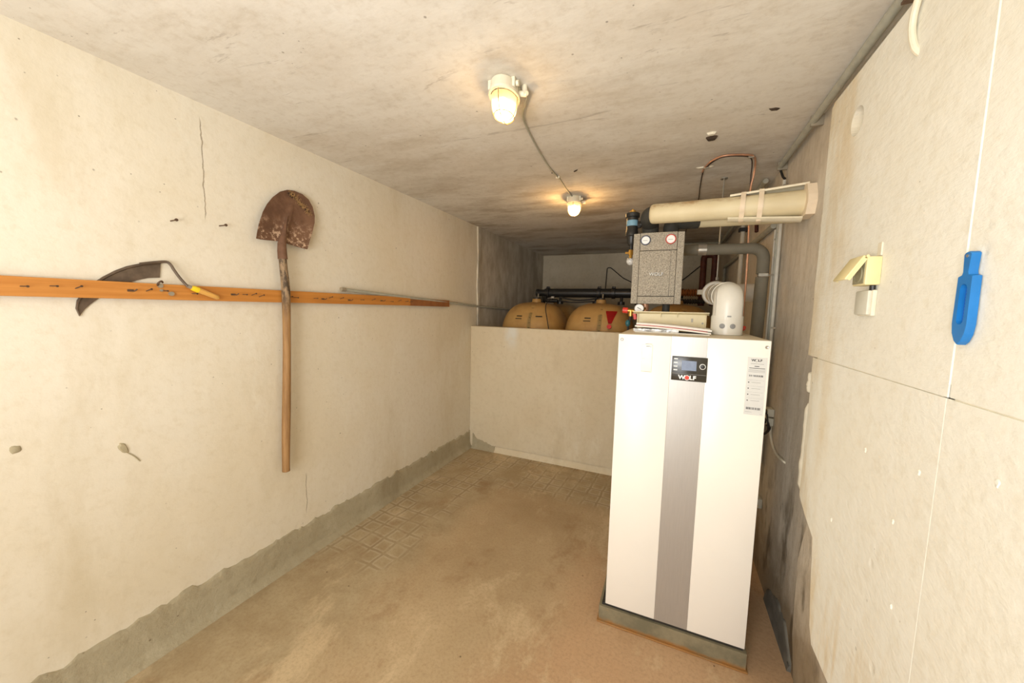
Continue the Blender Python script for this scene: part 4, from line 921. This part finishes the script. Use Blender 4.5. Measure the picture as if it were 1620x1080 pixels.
bm = B(); cyl(bm, (SXc+.02, SYc, 1.955), (SXc+.075, 2.2, 1.958), .014, 14); cyl(bm, (SXc+.030, SYc, 1.955), (SXc+.045, 2.2, 1.956), .021, 6); obj('side_port', bm, 'black_plastic', se, SM)

# heating pipes
p1 = thing('insulated_pipe', 'upper beige foam-wrapped pipe from the pump station to the right wall', 'pipe', (1.75, 2.12, 1.985))
A = Vector((1.762, 2.115, 1.987)); E_ = Vector((2.43, 2.035, 1.968)); D = (E_-A).normalized()
bm = B(); pts = [A, A+D*.004, A+D*.012, A+D*.03]+[A+D*q for q in (.2, .4, .55)]+[E_]; tube(bm, pts, [.036, .044, .049, .050, .0505, .0515, .053, .056], 32); obj('foam_sleeve', bm, 'beige', p1, SM)
bm = B(); tube(bm, rpath([A+D*.03+Vector((0, .005, 0)), (1.757, 2.14, 1.983), (1.757, 2.235, 1.955), (1.757, 2.225, PZ1-.003)], .05, 10), .047, 24); obj('black_elbow', bm, 'black_foam', p1, SM)
bm = B(); cyl(bm, (1.757, 2.222, 1.885), (1.757, 2.222, 1.90), .052, 24); obj('collar', bm, 'black_plastic', p1, SM)
# outer half shells (two, open towards the room) widening to the wall, with straps
SH = -1
def cshell(a0, a1, s0, s1, r0, r1, th, nm):
    bm = B(); n, mm = 12, 16; inn = []; out = []
    u = Vector((0, 0, 1)); v = D.cross(u).normalized(); u = v.cross(D).normalized()
    for i in range(n+1):
        q = i/n; c_ = A+D*(s0+(s1-s0)*q); r_ = r0+(r1-r0)*q; ri = []; ro = []
        for j in range(mm+1):
            a = a0+(a1-a0)*j/mm; dv = v*math.cos(a)*-1*SH+u*math.sin(a); ri.append(bm.verts.new(c_+dv*r_)); ro.append(bm.verts.new(c_+dv*(r_+th)))
        inn.append(ri); out.append(ro)
    for i in range(n):
        for j in range(mm):
            bm.faces.new((inn[i][j], inn[i][j+1], inn[i+1][j+1], inn[i+1][j])); bm.faces.new((out[i][j], out[i+1][j], out[i+1][j+1], out[i][j+1]))
        for j in (0, mm): bm.faces.new((inn[i][j], inn[i+1][j], out[i+1][j], out[i][j]))
    for i in (0, n):
        for j in range(mm): bm.faces.new((inn[i][j], inn[i][j+1], out[i][j+1], out[i][j]))
    return obj(nm, bm, 'cream_edge', p1, SM, label='outer foam half shell with pale cut edge')
vdir = D.cross(Vector((0, 0, 1)))
cshell(PI*.36, PI*.995, .36, .655, .0535, .078, .009, 'half_shell'); cshell(PI*1.005, PI*1.66, .36, .645, .0535, .074, .009, 'half_shell')
for s in (.415, .485):
    bm = B(); c_ = A+D*s; rr = .0535+(s-.36)*.09+.0105
    n = 40; rings = []
    u = Vector((0, 0, 1)); v = D.cross(u).normalized(); u = v.cross(D).normalized()
    for k in range(n):
        a = 2*PI*k/n; rad_ = rr if math.cos(a) < .3 else (rr+(.056-rr)*min(1, (math.cos(a)-.3)/.4))
        dv = v*math.cos(a)+u*math.sin(a)
        rings.append([bm.verts.new(c_+dv*rad_-D*.010), bm.verts.new(c_+dv*(rad_+.001)-D*.010), bm.verts.new(c_+dv*(rad_+.001)+D*.010), bm.verts.new(c_+dv*rad_+D*.010)])
    for k in range(n):
        a, b = rings[k], rings[(k+1) % n]
        for q in range(4): bm.faces.new((a[q], a[(q+1) % 4], b[(q+1) % 4], b[q]))
    obj('strap', bm, 'tape', p1, SM, label='cream strap')
bm = B(); prism(bm, [(2.033-.075, 1.985), (2.033-.052, 2.035), (2.02, 2.045), (2.06, 1.90), (2.033-.058, 1.905), (2.033-.080, 1.955)], W-.035, W-.001, 0); obj('end_tape', bm, 'tape', p1, label='cream tape at the wall end')

p2 = thing('insulated_pipe', 'lower beige foam-wrapped pipe with black elbow, behind the upper one', 'pipe', (2.0, 2.26, 1.95))
bm = B(); tube(bm, [(1.990, 2.27, 1.972), (2.01, 2.27, 1.972), (2.431, 2.262, 1.968)], [.032, .037, .038], 24); obj('foam_sleeve', bm, 'beige', p2, SM)
bm = B(); tube(bm, rpath([(1.866, 2.225, PZ1-.003), (1.866, 2.235, 1.965), (2.00, 2.27, 1.972)], .06, 10), .040, 24); obj('black_elbow', bm, 'black_foam', p2, SM)

gp = thing('foam_pipe', 'dark grey foam-wrapped pipe turning down beside the right wall', 'pipe', (2.35, 2.47, .62))
bm = B(); tube(bm, rpath([(1.90, 2.45, 1.843), (2.352, 2.47, 1.843), (2.352, 2.47, 1.70)], .075, 10), .031, 20); obj('upper_sleeve', bm, 'pvc_grey', gp, SM)
bm = B(); tube(bm, [(1.90, 2.44, 1.843), (1.90, 2.29, 1.82)], .027, 14); obj('tail', bm, 'pvc_grey', gp, SM)
bm = B(); tube(bm, [(2.352, 2.47, 1.682), (2.348, 2.47, 1.40), (2.342, 2.47, .6)], .032, 20); obj('lower_sleeve', bm, 'pvc_grey', gp, SM)
bm = B(); cyl(bm, (2.352, 2.47, 1.705), (2.352, 2.47, 1.675), .016, 14); obj('bare_pipe', bm, 'copper', gp, SM)
bm = B(); cyl(bm, (2.352, 2.47, 1.686), (2.352, 2.47, 1.698), .024, 18); cyl(bm, (2.372, 2.468, 1.692), (W-.0005, 2.468, 1.692), .0035, 8); box(bm, 2.33, 2.375, 2.44, 2.448, 1.684, 1.70); obj('pipe_clamp', bm, 'zinc', gp, SM)
bm = B(); tube(bm, [(2.018, 2.455, 1.843), (2.062, 2.457, 1.843)], .0325, 20); obj('tape_band', bm, 'chrome', gp, SM, label='shiny grey tape band')

ct = thing('copper_tube', 'thin copper tube looping over the ceiling and dropping behind the flue', 'tube', (2.27, 2.45, 1.49))
zc = H-.007
bm = B(); tube(bm, spline([(2.268, 2.45, .8), (2.272, 2.45, 1.45), (2.275, 2.46, 1.64), (2.272, 2.47, 1.9), (2.262, 2.47, 2.15), (2.270, 2.45, 2.24), (2.268, 2.42, zc-.02), (2.252, 2.36, zc), (2.215, 2.315, zc), (2.11, 2.285, zc), (2.055, 2.33, zc), (2.025, 2.42, zc), (2.015, 2.50, zc)], 8), .0048, 10); obj('tube', bm, 'copper', ct, SM)
bm = B(); tube(bm, spline([(2.262, 2.475, 2.15), (2.258, 2.46, 2.24), (2.254, 2.425, zc-.02), (2.240, 2.375, zc), (2.205, 2.33, zc), (2.112, 2.30, zc), (2.065, 2.34, zc), (2.03, 2.43, zc), (2.018, 2.50, zc), (2.022, 2.8, zc), (2.03, 3.18, zc), (2.0, 3.7, zc), (1.98, 4.4, zc)], 8), .0032, 8); obj('shaded_lead', bm, 'shaded_cable', ct, SM)  # far run of the line, its shadow put into the dark colour
for p in ((2.03, 2.43), (2.235, 2.345)):
    bm = B(); box(bm, p[0]-.014, p[0]+.014, p[1]-.006, p[1]+.006, H-.014, H-.0005, bev=.002); obj('clip', bm, 'galv', ct)

# ------------------------------------------------------------------ tanks behind the partition
def sgn(v): return 1 if v >= 0 else -1
def tank(loc, label):
    k = thing('oil_tank', label, 'tank', loc, 'brown oil tanks behind the low wall')
    bm = B(); NU, NZ = 48, 22; hx, hy = .346, .40; Zs = []; rings = []
    prof = [(.90, 0), (.97, .02), (1, .06), (1, 1.12)]+[(None, None)]*0
    for i in range(1, 15):
        a = i/14*PI/2; prof.append((max(0, math.cos(a))**.62, 1.12+.425*math.sin(a)**.82))
    prof = [p for p in prof if p[0] > .14]+[(.14, 1.548), (.14, 1.575), (.12, 1.585)]
    for s, z in prof:
        ring = []
        for j in range(NU):
            a = 2*PI*j/NU; ca, sa = math.cos(a), math.sin(a); n_ = 2.9
            rr = (abs(ca)**n_+abs(sa)**n_)**(-1/n_)
            if s < .2: rr = 1
            hx_, hy_ = (hx, hy) if s > .2 else (.36, .36)
            rib = 1+.010*(1 if (j % 6 in (0,)) and .3 < s else 0)
            ring.append(bm.verts.new((hx_*s*rr*ca*rib, hy_*s*rr*sa*rib, z)))
        rings.append(ring)
    for a, b in zip(rings, rings[1:]):
        for j in range(NU): bm.faces.new((a[j], a[(j+1) % NU], b[(j+1) % NU], b[j]))
    bm.faces.new(rings[0][::-1]); bm.faces.new(rings[-1])
    obj('body', bm, 'tank', k, .9, local=True)
    bm = B(); lathe(bm, (0, 0, 1.58), (0, 0, 1), [(.042, 0), (.042, .018), (.03, .022), (0, .022)], 20); obj('cap', bm, 'black_plastic', k, SM, local=True)
    def patch(x0, x1, z0, z1, off, mat, nm, poly=None):
        # a piece that follows the tank's front surface
        bm = B(); n, mm = 6, 6; g = []
        for i in range(n+1):
            row = []
            for j in range(mm+1):
                z = z0+(z1-z0)*i/n; q = i/n
                xa, xb = (x0, x1) if poly is None else (x0+(poly)*(1-q), x1-(poly)*(1-q))
                x = xa+(xb-xa)*j/mm; s = 1 if z < 1.12 else max(0.05, math.cos(math.asin(min(1, (z-1.12)/.425)**(1/.82))))**.62
                t_ = min(.98, abs(x)/(hx*s)); y = -hy*s*(1-t_**2.9)**(1/2.9)-off
                row.append(bm.verts.new((x, y, z)))
            g.append(row)
        for i in range(n):
            for j in range(mm): bm.faces.new((g[i][j], g[i][j+1], g[i+1][j+1], g[i+1][j]))
        bmesh.ops.solidify(bm, geom=bm.faces[:], thickness=.002)
        return obj(nm, bm, mat, k, .9, local=True)
    return k, patch
tk = []
TY = 3.86
for i, (xx, yy, lab) in enumerate(((.515, TY, 'left brown oil tank behind the low wall, next to the left wall'), (1.222, TY, 'middle brown oil tank with a red warning sticker on its front'),
                       (1.945, TY, 'right brown oil tank mostly hidden behind the boiler'), (.50, 4.72, 'rear brown oil tank behind the left tank')  )):
    k, patch = tank((xx, yy, 0.0005), lab); tk.append(k)
    if yy > 4: continue
    patch(.035, .075, 1.0, 1.505, .003, 'tank_scale', 'level_scale')
    for q in range(5): patch(.050, .070, 1.28+q*.05, 1.283+q*.05, .006, 'black_print', 'mark')
    patch(-.09, -.030, 1.392, 1.402, .003, 'black_print', 'print'); patch(-.10, -.030, 1.366, 1.374, .003, 'black_print', 'print')
    if i == 0: patch(.115, .180, 1.392, 1.403, .003, 'black_print', 'print')
    if i == 1:
        patch(.100, .205, 1.352, 1.470, .004, 'red_sticker', 'warning_sticker', .038)
        for zq in (1.452, 1.434, 1.416): patch(.130, .175, zq, zq+.0015, .0065, 'red_rim', 'sticker_line')
        bm = B(); lathe(bm, (.152, -.378, 1.322), (0, -1, .25), [(.021, 0), (.021, .02), (0, .02)], 20); obj('warning_sticker', bm, 'red_sticker', k, local=True)
# filling manifold
mf = thing('filling_manifold', 'thick black manifold pipe running above the tanks', 'pipe', (.4, 4.25, 1.66))
my = 4.25; mz = 1.672
bm = B(); cyl(bm, (.48, my, mz-.002), (2.0, my, mz), .052, 24); obj('pipe', bm, 'black_plastic', mf, SM)
bm = B(); cyl(bm, (.375, my, mz), (.49, my, mz), .040, 20); cyl(bm, (.375, my, mz), (.400, my, mz), .046, 20); obj('end_cap', bm, 'black_plastic', mf, SM)
for xx in (.52, 1.13, 1.29, 1.80):
    bm = B(); lathe(bm, (xx-.022, my, mz), (1, 0, 0), [(.05, 0), (.064, .004), (.064, .040), (.05, .044)], 20)
    box(bm, xx-.018, xx+.018, my-.02, my+.02, mz+.05, mz+.075, bev=.004); obj('coupling', bm, 'black_plastic', mf, SM)
for xx in (.46, .68, 1.10, 1.38, 1.56, 1.92):
    bm = B(); cyl(bm, (xx, my, mz-.04), (xx, my-.03, 1.545), .017, 12); cyl(bm, (xx, my-.03, 1.575), (xx, my-.03, 1.54), .038, 14); obj('drop', bm, 'black_plastic', mf, SM)
for xx in (.425, 1.187):
    bm = B(); cyl(bm, (xx, my-.11, 1.55), (xx, my-.08, 1.655), .010, 12); obj('silver_stub', bm, 'chrome', mf, SM)
bm = B(); tube(bm, spline([(.68, my-.06, 1.62), (.85, my-.07, 1.588), (1.0, my-.07, 1.590), (1.12, my-.06, 1.61)], 6), .009, 10); tube(bm, spline([(.62, my-.07, 1.585), (.85, my-.08, 1.560), (1.10, my-.07, 1.575)], 6), .007, 10); obj('hose', bm, 'black_cable', mf, SM)
bm = B(); tube(bm, [(.54, my-.08, 1.60), (.60, my-.09, 1.612)], .008, 8); box(bm, .59, .625, my-.1, my-.08, 1.605, 1.625); obj('lever', bm, 'chrome', mf, SM)
bm = B(); tube(bm, rpath([(.5, my-.06, 1.62), (.53, my-.09, 1.575), (.66, my-.08, 1.575)], .02), .022, 12); obj('valve_body', bm, 'black_plastic', mf, SM)
# thin black gauge line over the left tank and thin cable on the back wall
k = thing('sensor_line', 'thin black line hanging over the left tank', 'cable', (.55, 4.1, 1.55))
bm = B(); tube(bm, spline([(.62, 4.13, 1.60), (.68, 3.75, 1.555), (.74, 3.50, 1.485), (.79, 3.415, 1.36), (.825, 3.408, 1.20)], 6), .0045, 8); obj('line', bm, 'black_cable', k, SM)
k = thing('back_wall_cable', 'thin black cable bent over the manifold on the back wall', 'cable', (.99, YB-.02, 1.8))
bm = B(); tube(bm, rpath([(.978, YB-.04, 1.56), (.998, YB-.03, 2.10), (1.045, YB-.03, 2.105), (1.23, YB-.03, 1.95), (1.36, YB-.03, 1.885), (1.55, YB-.03, 1.84), (1.80, YB-.03, 1.86), (2.01, YB-.03, 1.91), (2.22, YB-.03, 2.10)], .04), .0062, 8); obj('cable', bm, 'black_cable', k, SM)
# red-brown pipes on the back wall, rusty corrugated hose
k = thing('rusty_pipe', 'dark red-brown pipe bent like an upside-down U behind the pump station', 'pipe', (2.24, 4.42, 1.4)); bm = B()
tube(bm, rpath([(2.182, 4.42, 1.55), (2.182, 4.42, 2.085), (2.288, 4.42, 2.085), (2.288, 4.42, 1.55)], .045), .031, 16); obj('pipe', bm, 'rust_pipe', k, SM)
k = thing('corrugated_hose', 'rusty brown corrugated hose behind the pump station', 'hose', (2.1, 4.3, 1.68))
bm = B(); rr = []; pp = []
for i in range(41): pp.append((1.93+i*.0055, 4.12+.02*i/40, 1.675)); rr.append(.040 if i % 4 < 2 else .030)
tube(bm, pp, rr, 18); obj('ribbed_sleeve', bm, 'rust_flex', k, SM)
bm = B(); tube(bm, [(2.15, 4.14, 1.675), (2.24, 4.14, 1.68)], .024, 14); obj('end_fitting', bm, 'rust_pipe', k, SM)
k = thing('corrugated_hose', 'black corrugated hose under the rusty one', 'hose', (2.1, 4.05, 1.6))
bm = B(); rr = []; pp = []
for i in range(61): pp.append((1.86+i*.0055, 4.05, 1.585)); rr.append(.026 if i % 4 < 2 else .019)
tube(bm, pp, rr, 16); obj('ribbed_sleeve', bm, 'black_cable', k, SM)
